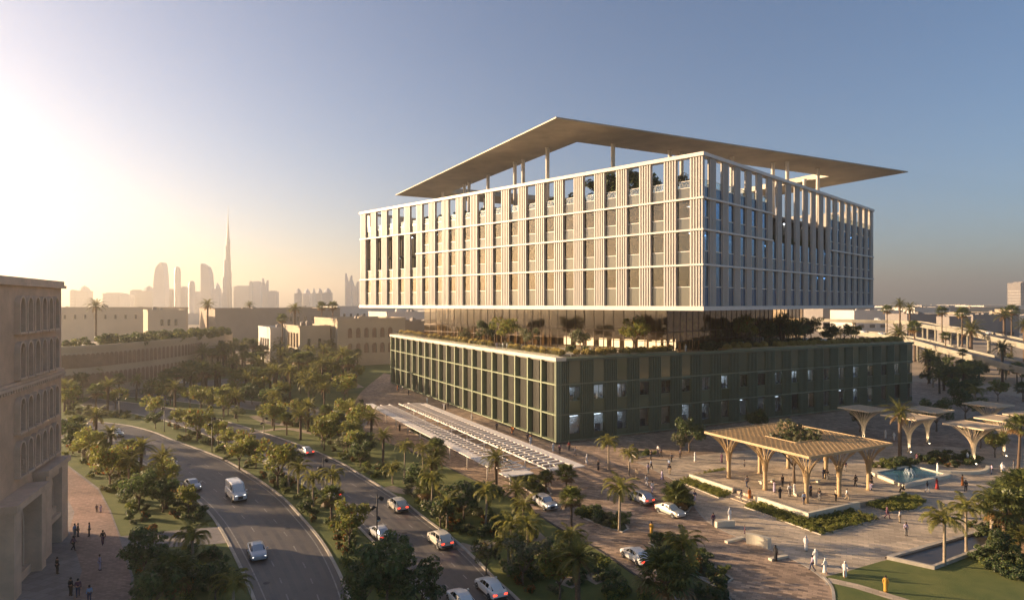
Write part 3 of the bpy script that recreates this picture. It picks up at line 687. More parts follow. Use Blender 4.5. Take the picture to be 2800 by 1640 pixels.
for i in range(NF):
    x = i * (wL + gL)
    for r in range(4):
        obj('fluted_fin', finL[r], up, C0 + A * x + ZV * UZ[r], RZ_UL)
        if i == 20: continue
        p = C0 + A * (x + wL) + ZV * UZ[r]
        if r == 3:
            for n_, q in zip(('parapet_panel', 'glass_guard', 'guard_rail'), tL): obj(n_, q, up, p, RZ_UL)
        else:
            log = i >= 15 and r in (1, 2)
            if not log: obj('window_pane', winL[r][0], up, p, RZ_UL); add_blind(blL, p, r, RZ_UL)
            if not (log and r == 2):
                obj('spandrel_panel', winL[r][1], up, p, RZ_UL); obj('window_rail', winL[r][2], up, p, RZ_UL)
for i in range(20):
    xw = LB - i * (wR + gR) - gR; xf = xw - wR
    for r in range(4):
        obj('fluted_fin', finR[r], up, UO - B * xf + ZV * UZ[r], RZ_UR)
        p = UO - B * xw + ZV * UZ[r]
        deep = 6 <= i <= 12
        if r == 3:
            if not deep:
                for n_, q in zip(('parapet_panel', 'glass_guard', 'guard_rail'), tR): obj(n_, q, up, p, RZ_UR)
        else:
            if not (deep and r == 2): obj('window_pane', winR[r][0], up, p, RZ_UR); add_blind(blR, p, r, RZ_UR)
            if not (deep and r == 2): obj('spandrel_panel', winR[r][1], up, p, RZ_UR); obj('window_rail', winR[r][2], up, p, RZ_UR)
def rail(x0, x1, z, o, rz, hh=.19, out=.24):
    obj('rail', MB().box((x0, -1.1, z - hh), (x1, out, z + hh)).mesh('rail', 'cream_trim'), up, o, rz)
for z in (UZ[1], UZ[3]): rail(-.2, LA + .2, z, C0, RZ_UL)
rail(-.2, 15 * (wL + gL) + wL, UZ[2], C0, RZ_UL)
pr = wR + gR
rail(0, LB - .01, UZ[1], UO, RZ_UR)
rail(LB - 6 * pr, LB - .01, UZ[3], UO, RZ_UR); rail(LB - 6 * pr, LB - .01, UZ[2], UO, RZ_UR); rail(-.2, 7 * pr, UZ[2], UO, RZ_UR)
obj('cornice', MB().box((-.3, -1.5, UZ[4]), (LA + .3, .3, UZ[4] + .75)).mesh('cornice', 'cream_trim'), up, C0, RZ_UL)
obj('cornice', MB().box((-.3, -1.49, UZ[4] + .02), (LB - 1.51, .28, UZ[4] + .73)).mesh('cornice', 'cream_trim'), up, UO, RZ_UR)
obj('fascia', MB().box((-.3, -1.5, 28.0), (LA + .3, .3, 28.9)).mesh('fascia', 'cream_trim'), up, C0, RZ_UL)
obj('fascia', MB().box((-.3, -1.49, 28.02), (LB - 1.51, .28, 28.88)).mesh('fascia', 'cream_trim'), up, UO, RZ_UR)
b = MB(); ubox(b, LA - 1.2, LA - .2, 1.6, LB - .2, 28.3, UZ[4]); ubox(b, 1.6, LA - 1.2, LB - 1.2, LB - .2, 28.3, UZ[3] + 3)
rearL = MB()
ubox(rearL, 1.6, LA - 1.25, LB - 1.2, LB - .3, 28.3, UZ[3] + 2.4)
for i in range(21): ubox(rearL, i * (wL + gL), i * (wL + gL) + wL, LB - 1.3, LB, UZ[3], UZ[4])
for i in range(20): ubox(rearL, LA - 1.3, LA, i * pr + gR, i * pr + pr, 28.3, UZ[4])
ubox(rearL, LA - 1.25, LA - .3, 1.6, LB - 1.3, 28.3, UZ[3] + 2.4)
ubox(rearL, 1.5, LA + .2, LB - 1.5, LB + .2, UZ[4] + .01, UZ[4] + .7); ubox(rearL, LA - 1.5, LA + .2, 1.6, LB - 1.6, UZ[4] + .02, UZ[4] + .68)
obj('rear_wall', rearL.mesh('rear_wall', 'cream_metal'), up, P0)
# penthouse cores on the roof terrace
b = MB(); ubox(b, 62, 78, 26, 40, UZ[3] + .3, 56.5); ubox(b, 96, 118, 14, 34, UZ[3] + .3, 57.0); ubox(b, 20, 34, 60, 92, UZ[3] + .3, 56.6); ubox(b, 60, 90, 70, 95, UZ[3] + .3, 57.5)
obj('roof_house', b.mesh('roof_house', 'cream_metal'), up, P0)
for i in range(20):
    for r in range(3):
        for side in (0, 1):
            if rng.random() < .55:
                pos = (C0 + A * (i * 6.1 + 4.6) + B * rng.uniform(3, 8)) if side == 0 else (C0 + B * (i * 5.6 + 1.5) + A * rng.uniform(3, 8))
                obj('ceiling_light', lamp_me, up, pos + ZV * (UZ[r + 1] - .52), RZ_UL if side == 0 else RZ_UR)
# --- floating roof: a square ring, thin at the rim and deeper round the central opening
b = MB(); ru, rv, ri = 110.0, 121.5, 15.0; zb = 68.1
O_ = [(0, 0), (0, rv), (ru, rv), (ru, 0)]; I_ = [(ri, ri), (ri, rv - ri), (ru - ri, rv - ri), (ru - ri, ri)]
for k in range(4):
    j = (k + 1) % 4
    o0, o1, i0, i1 = O_[k], O_[j], I_[k], I_[j]
    b.face([PF(*o0, zb), PF(*i0, zb), PF(*i1, zb), PF(*o1, zb)])
    b.face([PF(*o0, zb + .3), PF(*o1, zb + .3), PF(*i1, zb + 1.6), PF(*i0, zb + 1.6)])
    b.face([PF(*o0, zb), PF(*o1, zb), PF(*o1, zb + .3), PF(*o0, zb + .3)])
    b.face([PF(*i0, zb), PF(*i0, zb + 1.6), PF(*i1, zb + 1.6), PF(*i1, zb)])
me = b.mesh('roof_canopy', 'roof_skin')
roof = obj('roof_canopy', me, bld, P0)
col_me = MB().lathe([(.5, 0), (.5, 16.6), (.8, 17.35)], 14).mesh('column', 'cream_trim', smooth=True)
for (x, y) in ((8.8, 161.6), (24.5, 158), (-7.2, 196), (.8, 178.5), (3.0, 175), (-15.4, 211.5), (-13.7, 208), (40, 165), (43.5, 167), (71.7, 179), (75, 177.5), (87.8, 187),
               (-24, 226), (-10, 240), (20, 258), (50, 268), (66, 255), (84, 222), (92, 205), (58, 172)):
    obj('column', col_me, roof, Vector((x, y, UZ[3] + .3)))

# ================================================================== stone corner building on the left
SD = Vector((-0.338, 0.941, 0)).normalized(); SN = Vector((SD.y, -SD.x, 0))      # along the face (away from the viewer), outward
SC = Vector((-58.4, 84.4, 0))                                                    # far visible corner
stone = tag(obj('stone_building', None, loc=SC), 'tan stone building with rows of pointed arch recesses at the left edge', 'building')
SRZ = math.atan2(-SD.y, -SD.x)                                                   # local x runs from the corner towards the viewer, y outward... see below
def arch_pts(w, h, n=7):
    """pointed arch outline from the left foot round to the right foot"""
    s = h - w * .75; pts = [(-w / 2, 0), (-w / 2, s)]
    for k in range(1, n): 
        t = k / n; pts.append((-w / 2 * math.cos(t * math.pi / 2) ** 1.0, s + w * .75 * math.sin(t * math.pi / 2) ** .9))
    pts.append((0, h)); return pts + [(-x, z) for x, z in reversed(pts[:-1])]
def arch_niche(w, h, depth, border, name_m, trim_m):
    """a recessed arched panel with a raised moulding round it; local x along the wall, y outward, z up"""
    q = MB(); P = arch_pts(w, h); Q = [(x * (w + 2 * border) / w, z * (h + border) / h) for x, z in P]; n = len(P)
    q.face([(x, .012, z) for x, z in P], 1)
    for i in range(n - 1):
        a, c = P[i], P[i + 1]; ao, co = Q[i], Q[i + 1]
        q.face([(a[0], .012, a[1]), (c[0], .012, c[1]), (c[0], depth, c[1]), (a[0], depth, a[1])], 0)
        q.face([(a[0], depth, a[1]), (c[0], depth, c[1]), (co[0], depth, co[1]), (ao[0], depth, ao[1])], 0)
        q.face([(ao[0], depth, ao[1]), (co[0], depth, co[1]), (co[0], 0, co[1]), (ao[0], 0, ao[1])], 0)
    q.box((-w / 2 - border - .1, 0, -.25), (w / 2 + border + .1, depth + .12, 0), 0)
    return q.mesh('arched_window', [trim_m, name_m])
def SP(t, out, z): return -SD * t + SN * out + ZV * z                             # t metres from the corner towards the viewer
b = MB()
b.obox(SP(0, 0, 0), -SD * 34, -SN * 26, ZV * 31.4)
wall = obj('wall', b.mesh('wall', 'sandstone'), stone, SC)
RZS = math.atan2(-SD.y, -SD.x)
# outward must be +y after turning: x = -SD gives +90 deg = (SD.y, -SD.x) = SN
b = MB(); b.box((-.5, -.3, 31.4), (34, .45, 31.75)); b.box((-.35, -.3, 31.75), (34, .25, 32.3)); obj('cornice', b.mesh('cornice', 'sandstone_trim'), stone, SC, RZS)
b = MB(); b.box((-.15, .004, 20.4), (34, .45, 20.75)); b.box((-.1, .004, 20.76), (34, .3, 21.1)); obj('string_course', b.mesh('string_course', 'sandstone_trim'), stone, SC, RZS)
den = MB().box((0, 0, 0), (.3, .42, .32)).mesh('dentil', 'sandstone_trim')
for i in range(40): obj('dentil', den, stone, SC - SD * (i * .7 + .1) + ZV * 20.05, RZS)
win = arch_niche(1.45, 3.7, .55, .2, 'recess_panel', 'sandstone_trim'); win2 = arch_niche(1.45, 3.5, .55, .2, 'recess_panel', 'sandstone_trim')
shut = MB()
for zz in (0.12, .5): shut.box((-.48, .02, zz), (.48, .1, zz + .1))
shut = shut.mesh('lattice', 'sandstone_trim')
for z, me in ((26.4, win), (21.5, win), (15.7, win2), (11.0, win2)):
    for k in range(6):
        o = obj('arched_window', me, stone, SC - SD * (3.6 + k * 2.3) + ZV * z, RZS)
        obj('lattice', shut, o, SC - SD * (3.6 + k * 2.3) + ZV * (z + .3), RZS)
for z in (24.2, 18.0, 12.0):
    q = MB().lathe([(.05, 0), (.1, .5), (.16, .55)], 8).mesh('spout', 'sandstone_trim'); o = obj('spout', q, stone, SC - SD * 14.5 + SN * .35 + ZV * z)
# portal bay and buttress near the ground
b = MB()
b.box((2.2, .004, 0), (4.6, 1.3, 9.6)); b.box((8.4, .004, 0), (10.4, 1.3, 9.6)); b.box((2.0, .005, 9.6), (10.6, 1.6, 10.2)); b.box((4.6, .006, 8.6), (8.4, 1.0, 9.6)); b.box((4.6, .01, 3.3), (8.4, 1.2, 3.8)); b.box((4.6, .01, 3.8), (8.4, .7, 4.6))
b.box((12.6, .004, 0), (14.0, 1.9, 8.8)); b.box((20.0, .004, 0), (22.0, 1.9, 8.8)); b.box((12.4, .005, 8.8), (22.2, 2.2, 9.5)); b.box((.4, .004, 0), (2.19, .6, .9)); b.box((10.41, .004, 0), (12.59, .6, .9)); b.box((14.01, .004, 0), (19.99, .9, 1.0))
obj('portal', b.mesh('portal', 'sandstone_trim'), stone, SC, RZS)
big = arch_niche(2.5, 3.7, .5, .25, 'dark_window', 'sandstone_trim'); obj('arched_window', big, stone, SC - SD * 6.5 + ZV * 4.7, RZS)
big2 = MB().box((4.6, .02, .1), (8.4, .12, 3.25)).mesh('door', 'dark_window'); obj('door', big2, stone, SC, RZS)
big3 = arch_niche(4.6, 7.4, .4, .3, 'recess_panel', 'sandstone_trim'); obj('arched_window', big3, stone, SC - SD * 17 + ZV * 1.02, RZS)
# ================================================================== middle-distance buildings
def block(name, label, corner, d1, l1, d2, l2, h, m, parapet=0.8, wins=(), base=0.0, cat='building', extra=None):
    """a flat-roofed block: corner nearest the viewer, two wall directions; wins = (wall, z, width, height, first, step, count, arched)"""
    c = Vector((corner[0], corner[1], base)); e1 = Vector((*unit(*d1), 0)); e2 = Vector((*unit(*d2), 0))
    r = tag(obj(name, None, loc=c), label, cat)
    if e1.cross(e2).z < 0: pass
    q = MB(); q.obox((0, 0, 0), e1 * l1, e2 * l2, ZV * h); obj('wall', q.mesh('wall', m), r, c)
    q = MB()
    for s0, e, l, n in ((Vector(), e1, l1, e2), (Vector(), e2, l2, e1), (e1 * l1, e2, l2, -e1), (e2 * l2, e1, l1, -e2)):
        q.obox(s0 - n * .2 - e * .2 + ZV * (h - .01), e * (l + .4), n * .5, ZV * parapet)
    obj('parapet', q.mesh('parapet', m), r, c)
    for k in range(3 if l1 * l2 > 250 else 1):
        fx, fy = rng.uniform(.15, .7), rng.uniform(.15, .7); sx, sy, sz = rng.uniform(1.5, 4), rng.uniform(1.5, 3.5), rng.uniform(1.0, 2.4)
        q = MB(); q.obox((0, 0, 0), e1 * sx, e2 * sy, ZV * sz); q.obox(e1 * sx * .2 + e2 * sy * .2 + ZV * sz, e1 * sx * .5, e2 * sy * .5, ZV * .4)
        obj('roof_unit', q.mesh('roof_unit', 'grey_wall' if k else m), r, c + e1 * l1 * fx + e2 * l2 * fy + ZV * h)
    for (wl, z, w, hh, f, st, ct, ar) in wins:
        e, n = (e1, -e2) if wl == 0 else (e2, -e1)
        out = n - e * n.dot(e); out.normalize()
        P = arch_pts(w, hh) if ar else [(-w / 2, 0), (-w / 2, hh), (w / 2, hh), (w / 2, 0)]
        wm = MB(); Lc = len(P)
        wm.face([(x * e.x + out.x * .04, x * e.y + out.y * .04, zz) for x, zz in P], 0)
        for i in range(Lc - 1):
            a, d = P[i], P[i + 1]
            wm.face([(a[0] * e.x + out.x * .04, a[0] * e.y + out.y * .04, a[1]), (d[0] * e.x + out.x * .04, d[0] * e.y + out.y * .04, d[1]),
                     (d[0] * 1.15 * e.x + out.x * .45, d[0] * 1.15 * e.y + out.y * .45, d[1] * 1.04), (a[0] * 1.15 * e.x + out.x * .45, a[0] * 1.15 * e.y + out.y * .45, a[1] * 1.04)], 1)
        me = wm.mesh('window', ['recess_panel' if ar else 'dark_window', m])
        for k in range(ct): obj('window', me, r, c + e * (f + k * st) + ZV * z)
    return r
S1 = (-0.55, 0.84); S2 = (0.84, 0.55)
block('courtyard_building', 'sand coloured courtyard building with two rows of arched windows beside the palms', (-81, 302), S1, 36, S2, 34, 21.5, 'far_stone', 1.0,
      [(0, 13.2, 2.3, 5.0, 4, 5, 6, True), (0, 6.0, 2.3, 5.0, 4, 5, 6, True), (1, 13.2, 1.9, 4.6, 6, 4, 6, True), (1, 6.0, 1.9, 4.6, 6, 4, 6, True)])
block('courtyard_wing', 'lower wing of the courtyard building with narrow windows', (-97, 298), S1, 30, S2, 14, 18.5, 'far_stone', .7, [(0, 9, 1.2, 6.5, 4, 5, 4, False), (1, 8, 1.2, 5, 4, 5, 2, False)])
block('arcade_building', 'brownish arcaded block just left of the podium', (-62, 322), S1, 24, S2, 46, 19.6, 'far_stone_dark', 1.0, [(1, 11.5, 1.9, 4.6, 8, 4.2, 8, True), (1, 5, 1.9, 4.6, 8, 4.2, 8, True)])
block('pale_house', 'low white house with a row of slit windows amid palms', (-118, 318), S1, 26, S2, 24, 17.0, 'white_wall', .8, [(1, 9.5, .8, 3.4, 5, 2.4, 6, False), (0, 8, 1.4, 4, 4, 5, 4, False)])
block('stepped_house', 'small white stepped house behind the palms', (-103, 332), S1, 18, S2, 16, 15.5, 'white_wall', .8, [(1, 7, 1.2, 3, 3, 4, 3, False)])
block('long_hall', 'large plain hall with a flat roof in the hazy middle distance', (-196, 430), S1, 70, S2, 84, 25.2, 'far_stone_dark', .8, [(1, 17, 1.5, 3.2, 44, 5, 8, False)])
block('courtyard_house', 'sunlit yellowish house left of the plain hall', (-232, 415), S1, 40, S2, 22, 24.5, 'far_stone', .8, [(1, 15, 1.5, 4, 8, 4, 3, False), (1, 7, 1.5, 4, 8, 4, 3, False)])
block('long_hall', 'wide low hall behind the roof garden at far left', (-380, 470), (-0.95, 0.31), 60, (0.995, 0.1), 140, 25.8, 'far_stone', .8, [(1, 18, 1.6, 3, 12, 7, 17, False)])
block('far_villa', 'white villa roofs behind the courtyard building', (-75, 390), S1, 30, S2, 34, 23.5, 'white_wall', .9, [(1, 15, 1.6, 3, 5, 5, 5, False)])
block('far_villa', 'long white roofline just left of the upper storeys', (-150, 560), S1, 40, S2, 70, 26.0, 'white_wall', .9, [(1, 17, 1.8, 3.5, 6, 6, 9, False)])
# roof garden building, gently curved front
rg = tag(obj('roof_garden_building', None, loc=(-150, 235, 0)), 'long hazy building with trees on its roof at left', 'building')
cv = smooth_line([(-148.61, 197.41), (-137.74, 199.66), (-131.38, 212.59), (-127.92, 232.35), (-126.63, 256.15), (-128.39, 272.07)], 5)
bk = [(x - 8, y + 46) for x, y in cv]
b = MB(); b.prism(cv + bk[::-1], 0, 15.2)
o0 = Vector((-150, 235, 0)); b.v = [tuple(Vector(p) - o0) for p in b.v]
obj('wall', b.mesh('wall', 'far_stone'), rg, o0)
b = MB(); ribbon(b, cv, .9, 15.2, 16.2); b.v = [tuple(Vector(p) - o0) for p in b.v]; obj('parapet', b.mesh('parapet', 'far_stone'), rg, o0)
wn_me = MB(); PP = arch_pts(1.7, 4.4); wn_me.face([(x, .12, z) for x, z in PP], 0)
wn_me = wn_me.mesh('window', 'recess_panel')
for i in range(2, len(cv) - 2):
    d = Vector(cv[i + 1]) - Vector(cv[i]); n_ = Vector((d.y, -d.x)).normalized()
    for z in (3.0, 9.3):
        for f in (.2, .7):
            p = Vector(cv[i]) + d * f; obj('window', wn_me, rg, (p.x + n_.x * .05, p.y + n_.y * .05, z), math.atan2(-d.y, -d.x))
ROOFG = (cv, bk)
# white sheds and low roofs on the right, out to the horizon
rw = [(2335, 850, 2480, 700, 8), (2480, 860, 2600, 560, 9), (2340, 842, 2420, 900, 8), (2595, 868, 2660, 470, 9), (2420, 838, 2560, 1100, 7), (2660, 862, 2800, 520, 9), (2560, 840, 2700, 1000, 9), (2690, 836, 2830, 1300, 7),
      (2150, 838, 2340, 1000, 7), (2250, 842, 2400, 760, 9), (1950, 836, 2140, 1300, 7), (2380, 835, 2500, 1400, 8), (2520, 835, 2640, 1500, 8), (2640, 834, 2790, 1600, 8)]
SHED = ['nearest white shed with a grey side behind the flyover', 'second white shed from the upper block, behind the flyover', 'white shed just right of the upper block at the horizon', 'narrow pale store between two sheds behind the ramp',
        'low flat white shed near the horizon, middle right', 'long grey shed at the right edge behind the flyover', 'pale depot roof in the right distance', 'white depot roof at the far right horizon', 'pale store seen under the upper block, right part',
        'white store peeping out beside the roof trees', 'far pale store seen under the upper block', 'tiny white roof on the right horizon, left one', 'tiny white roof on the right horizon, middle one', 'tiny white roof on the right horizon, right one']
for (x0, yt, x1, d, h), lb in zip(rw, SHED):
    xa = (x0 - 1400) / 1780 * d; xb = (x1 - 1400) / 1780 * d; zt = 29.5 - (yt - 829) * d / 1780
    block('shed', lb, (xa, d), (-.3, 1), (xb - xa) * .6, (1, .12), xb - xa, max(zt, 6), 'white_wall' if h != 9 else 'grey_wall', .7, [(1, 3, 6, 3.5, (xb - xa) * .15, (xb - xa) * .22, 4, False)])
for k in range(46):                                                   # pale town roofs along the left and centre horizon
    d = rng.uniform(600, 1250); px = rng.choice([rng.uniform(150, 1000), rng.uniform(2150, 2820)]) if k > 6 else rng.uniform(1000, 1200)
    x = (px - 1400) / 1780 * d; w = rng.uniform(20, 60)
    block('town_house', 'pale flat-roofed town house on the hazy horizon', (x, d), (-.4, 1), w * .7, (1, .2), w, rng.uniform(9, 24), rng.choice(['white_wall', 'far_stone']), .8)['group'] = 'town houses along the horizon'
# ================================================================== skyline
def tower(label, x0, x1, yt, d, shape='flat', m='tower_hazed', depth=.8):
    d *= .33; w = (x1 - x0) / 1780 * d; cx = ((x0 + x1) / 2 - 1400) / 1780 * d; h = 29.5 + (829 - yt) * d / 1780
    r = tag(obj('skyscraper', None, loc=(cx, d, 0)), label, 'skyscraper', 'towers of the hazy skyline'); q = MB(); n = 12; D = w * depth
    if shape == 'flat': q.box((-w / 2, 0, 0), (w / 2, D, h * .97)); q.box((-w * .35, D * .1, h * .97), (w * .35, D * .8, h))
    elif shape == 'round':
        prof = [(w / 2, 0), (w / 2, h * .86), (w * .46, h * .93), (w * .36, h * .98), (w * .15, h)]; q.lathe(prof, 16, (0, D / 2, 0))
    elif shape == 'slant':
        q.loft([[(-w / 2, 0, 0), (w / 2, 0, 0), (w / 2, D, 0), (-w / 2, D, 0)], [(-w / 2, 0, h * .55), (w / 2, 0, h * .55), (w / 2, D, h * .55), (-w / 2, D, h * .55)],
                [(-w / 2, 0, h * .8), (w * .42, 0, h * .8), (w * .42, D, h * .8), (-w / 2, D, h * .8)], [(-w / 2, 0, h * .93), (w * .2, 0, h * .93), (w * .2, D, h * .93), (-w / 2, D, h * .93)],
                [(-w / 2, 0, h), (-w * .42, 0, h), (-w * .42, D, h), (-w / 2, D, h)]])
    elif shape == 'curve':
        q.loft([[(-w / 2 * a, 0, h * t), (w / 2 * c, 0, h * t), (w / 2 * c, D, h * t), (-w / 2 * a, D, h * t)] for t, a, c in ((0, 1, 1.1), (.5, .95, 1.1), (.75, .8, 1.0), (.9, .5, .85), (.97, .0, .7), (1, -.4, .55))])
    elif shape == 'crown':
        q.box((-w / 2, 0, 0), (w / 2, D, h * .82)); q.lathe([(w * .5, h * .82), (w * .36, h * .92), (w * .05, h)], 8, (0, D / 2, 0))
    elif shape == 'horns':
        q.box((-w / 2, 0, 0), (w / 2, D, h * .8)); q.loft([[(-w / 2, 0, h * .8), (-w * .1, 0, h * .8), (-w * .1, D, h * .8), (-w / 2, D, h * .8)], [(-w / 2, 0, h), (-w * .45, 0, h), (-w * .45, D, h), (-w / 2, D, h)]])
        q.loft([[(w * .1, 0, h * .8), (w / 2, 0, h * .8), (w / 2, D, h * .8), (w * .1, D, h * .8)], [(w * .44, 0, h * .95), (w / 2, 0, h * .95), (w / 2, D, h * .95), (w * .44, D, h * .95)]])
    obj('shaft', q.mesh('shaft', m), r, (cx, d, 0))
    bnd = MB(); nb = max(4, int(h / 9))
    for k in range(1, nb): 
        z = h * .8 * k / nb; bnd.box((-w / 2 - .4, -.4, z), (w / 2 + .4, D * .9, z + 1.0))
    if shape in ('flat', 'crown', 'horns'):
        o = obj('floor_bands', bnd.mesh('floor_bands', 'tower_pale'), r, (cx, d, 0)); o['kind'] = 'stuff'
    return r
tower('curved top tower, leftmost of the tall ones on the skyline', 418, 449, 717, 4700, 'curve')
tower('slim rounded tower between the curved and the slanted towers', 474, 491, 729, 4900, 'round')
tower('tower with a slanted curved top just left of the needle', 549, 576, 720, 4600, 'slant')
tower('short arched tower left of the slanted one', 513, 530, 768, 4500, 'round')
tower('small domed tower between slanted tower and needle', 583, 600, 773, 4500, 'crown')
tower('low slab beside the short arched tower', 495, 509, 783, 4800); tower('wide slab right of the needle base', 639, 681, 781, 5300)
tower('bright narrow tower right of the needle', 682, 689, 768, 4400, 'flat', 'tower_pale'); tower('broad tower beside the bright narrow one', 689, 712, 769, 5000)
tower('square tower right of the broad one', 717, 731, 761, 4800, 'horns'); tower('low stepped block at the right end of the main cluster', 732, 756, 795, 4700)
tower('leftmost crowned twin tower near the upper block', 805, 823, 788, 4600, 'crown'); tower('second crowned tower near the upper block', 829, 847, 789, 4650, 'crown')
tower('bright slim tower amid the crowned towers', 852, 862, 787, 4500, 'crown', 'tower_pale'); tower('third crowned tower near the upper block', 864, 881, 788, 4600, 'crown'); tower('fourth, widest crowned tower near the upper block', 883, 905, 787, 4700, 'crown')
tower('two horned tower just left of the upper block', 944, 961, 747, 4300, 'horns'); tower('tower with a spread fork top touching the upper block', 961, 978, 765, 4400, 'horns')
tower('low block left of the curved tower', 383, 417, 781, 5000, 'crown'); tower('small peaked block in the left haze', 356, 383, 792, 5100); tower('wide low block in the left haze', 281, 328, 800, 5200)
tower('faint block left of the sun glow', 192, 206, 792, 5200); tower('faint tall block in the sun glow', 207, 239, 781, 5200, 'crown'); tower('low hazy block between two peaked ones', 328, 356, 804, 5000)
tower('squat block behind the slim rounded tower', 447, 474, 790, 5300); tower('squat block behind the curved tower', 530, 550, 797, 5300)
tower('faint slab just inside the right edge', 2790, 2850, 770, 5200, 'flat', 'grey_wall')
# the needle: three wings stepping back in turn, with a spire
nx, nd = (624 - 1400) / 1780 * 1650, 1650.0; NS = .33
nee = tag(obj('needle_skyscraper', None, loc=(nx, nd, 0)), 'very tall stepped needle tower with a spire, highest on the skyline', 'skyscraper')
def wing(ang, tiers, name):
    q = MB(); e = Vector((math.cos(ang), math.sin(ang), 0)); s = Vector((-e.y, e.x, 0)); z = 0
    for (ln, zt) in tiers:
        ln *= NS; zt *= NS; q.obox(-s * 3 + ZV * z, e * (ln - 2.7), s * 6, ZV * (zt - z)); q.lathe([(3, z), (3, zt)], 12, tuple(e * (ln - 2.7))); z = zt
    obj(name, q.mesh(name, 'tower_hazed'), nee, (nx, nd, 0))
wing(math.radians(-155), [(48, 170), (40, 290), (30, 420), (20, 530)], 'wing'); wing(math.radians(-35), [(48, 210), (40, 330), (30, 380), (21, 560)], 'wing'); wing(math.radians(85), [(48, 140), (40, 260), (30, 450), (20, 500)], 'wing')
q = MB().lathe([(a_ * NS, z_ * NS) for a_, z_ in [(15, 0), (15, 585), (10.5, 586), (10.5, 640), (7, 641), (7, 700), (4, 701), (3.5, 760), (1.6, 761), (1.0, 838)]], 12); obj('spire', q.mesh('spire', 'tower_pale'), nee, (nx, nd, 0))
# ================================================================== flyovers on the right
def flyover(label, pts, w, piers, m='concrete'):
    r = tag(obj('flyover', None, loc=(pts[0][0], pts[0][1], 0)), label, 'bridge'); o = Vector((pts[0][0], pts[0][1], 0))
    ln = smooth_line([(p[0], p[1]) for p in pts], 6); zs = []
    for i in range(len(pts) - 1):
        for k in range(6): zs.append(pts[i][2] * (1 - k / 6) + pts[i + 1][2] * k / 6)
    zs.append(pts[-1][2]); k = len(ln)
    def sweep(off0, off1, z0, z1, nm, mm):
        q = MB(); rings = []
        for i in range(k):
            t = Vector(ln[min(i + 1, k - 1)]) - Vector(ln[max(i - 1, 0)]); t.normalize(); s = Vector((-t.y, t.x, 0)); c = Vector((ln[i][0], ln[i][1], zs[i])) - o
            rings.append([c + s * off0 + ZV * z0, c + s * off1 + ZV * z0, c + s * off1 + ZV * z1, c + s * off0 + ZV * z1])
        q.loft(rings); return obj(nm, q.mesh(nm, mm), r, o)
    sweep(-w / 2, w / 2, -1.5, 0, 'deck', m); sweep(-w / 2 - .2, -w / 2 + .25, -.5, 1.0, 'parapet', m); sweep(w / 2 - .25, w / 2 + .2, -.5, 1.0, 'parapet', m); sweep(-w / 2 + .3, w / 2 - .3, .01, .06, 'roadway', 'asphalt')
    for i in piers:
        z = zs[i] - 1.5
        for sgn in (-1, 1):
            t = Vector(ln[min(i + 1, k - 1)]) - Vector(ln[i - 1]); t.normalize(); s = Vector((-t.y, t.x, 0))
            obj('pier', MB().lathe([(.75, 0), (.75, z - .6), (1.1, z)], 10).mesh('pier', m), r, Vector((ln[i][0], ln[i][1], 0)) + s * (sgn * w * .25))
    return ln, zs
def at_(px, d, z): return ((px - 1400) / 1780 * d, d, z)
FLY1 = flyover('upper concrete flyover curving across the right distance', [at_(2080, 640, 14.6), at_(2300, 560, 14.7), at_(2480, 520, 14.6), at_(2560, 430, 14.0), at_(2650, 370, 13.7), at_(2800, 290, 11.7), at_(2960, 240, 10)], 9, [3, 7, 11, 14, 17, 20, 23, 27])
FLY2 = flyover('lower concrete ramp descending to the right edge', [at_(2250, 460, 11), at_(2335, 420, 11), at_(2480, 350, 10.6), at_(2600, 290, 9), at_(2800, 235, 6.3), at_(2950, 205, 5)], 8, [3, 8, 11, 14, 17, 20])
b = ribbon(MB(), smooth_line([(185.32, 336.60), (212.55, 326.15), (211.88, 290.11), (223.95, 274.92)]), 7, 0.02, 0.05); tag(obj('road', b.mesh('road', 'asphalt')), 'road passing under the flyovers', kind='structure')
b = ribbon(MB(), smooth_line([(301.15, 546.98), (338.81, 519.90), (345.50, 473.06), (368.75, 452.67)]), 14, 0.02, 0.05); tag(obj('road', b.mesh('road', 'asphalt')), 'far road beyond the flyovers', kind='structure')
# ================================================================== white slatted trellis along the entrance
T0 = Vector((-.8, 95.6, 0)); TL, TW, TZ = 80.0, 13.8, 4.1
tre = tag(obj('entrance_trellis', None, loc=T0), 'long white slatted trellis canopy along the sunlit side of the podium', 'canopy')
TRZ = math.atan2(U.y, U.x)                                             # local x along U, y outward (-V)
def TB(name, x0, x1, v0, v1, z0, z1, m='trellis_white'): return obj(name, MB().box((x0, -v1, z0), (x1, -v0, z1)).mesh(name, m), tre, T0, TRZ)
TB('edge_plate', 6.5, TL - 2, 0, 1.7, TZ - .14, TZ); TB('edge_plate', 0, TL - 8, TW - 1.7, TW, TZ - .14, TZ)
TB('end_plate', .0, 2.6, 0, 4.6, TZ - .15, TZ - .01); TB('end_plate', .0, 1.8, 8.0, TW - 1.71, TZ - .15, TZ - .01)
for v in (3.2, 5.4, 8.0, 10.4): TB('beam', 2.7 if v < 6 else 1.9, TL - 4, v - .12, v + .12, TZ - .38, TZ - .16)
sl_a = MB().box((0, -5.2, -.13), (.45, -1.0, 0)).mesh('slat', 'trellis_white'); sl_b = MB().box((0, -TW + 1.0, -.13), (.45, -8.2, 0)).mesh('slat', 'trellis_white')
sl_c = MB().box((0, -3.9, -.13), (.5, -.9, 0)).mesh('slat', 'trellis_white'); thin = MB().box((0, -8.1, -.1), (.12, -5.3, 0)).mesh('cross_bar', 'trellis_white')
n_s = 44
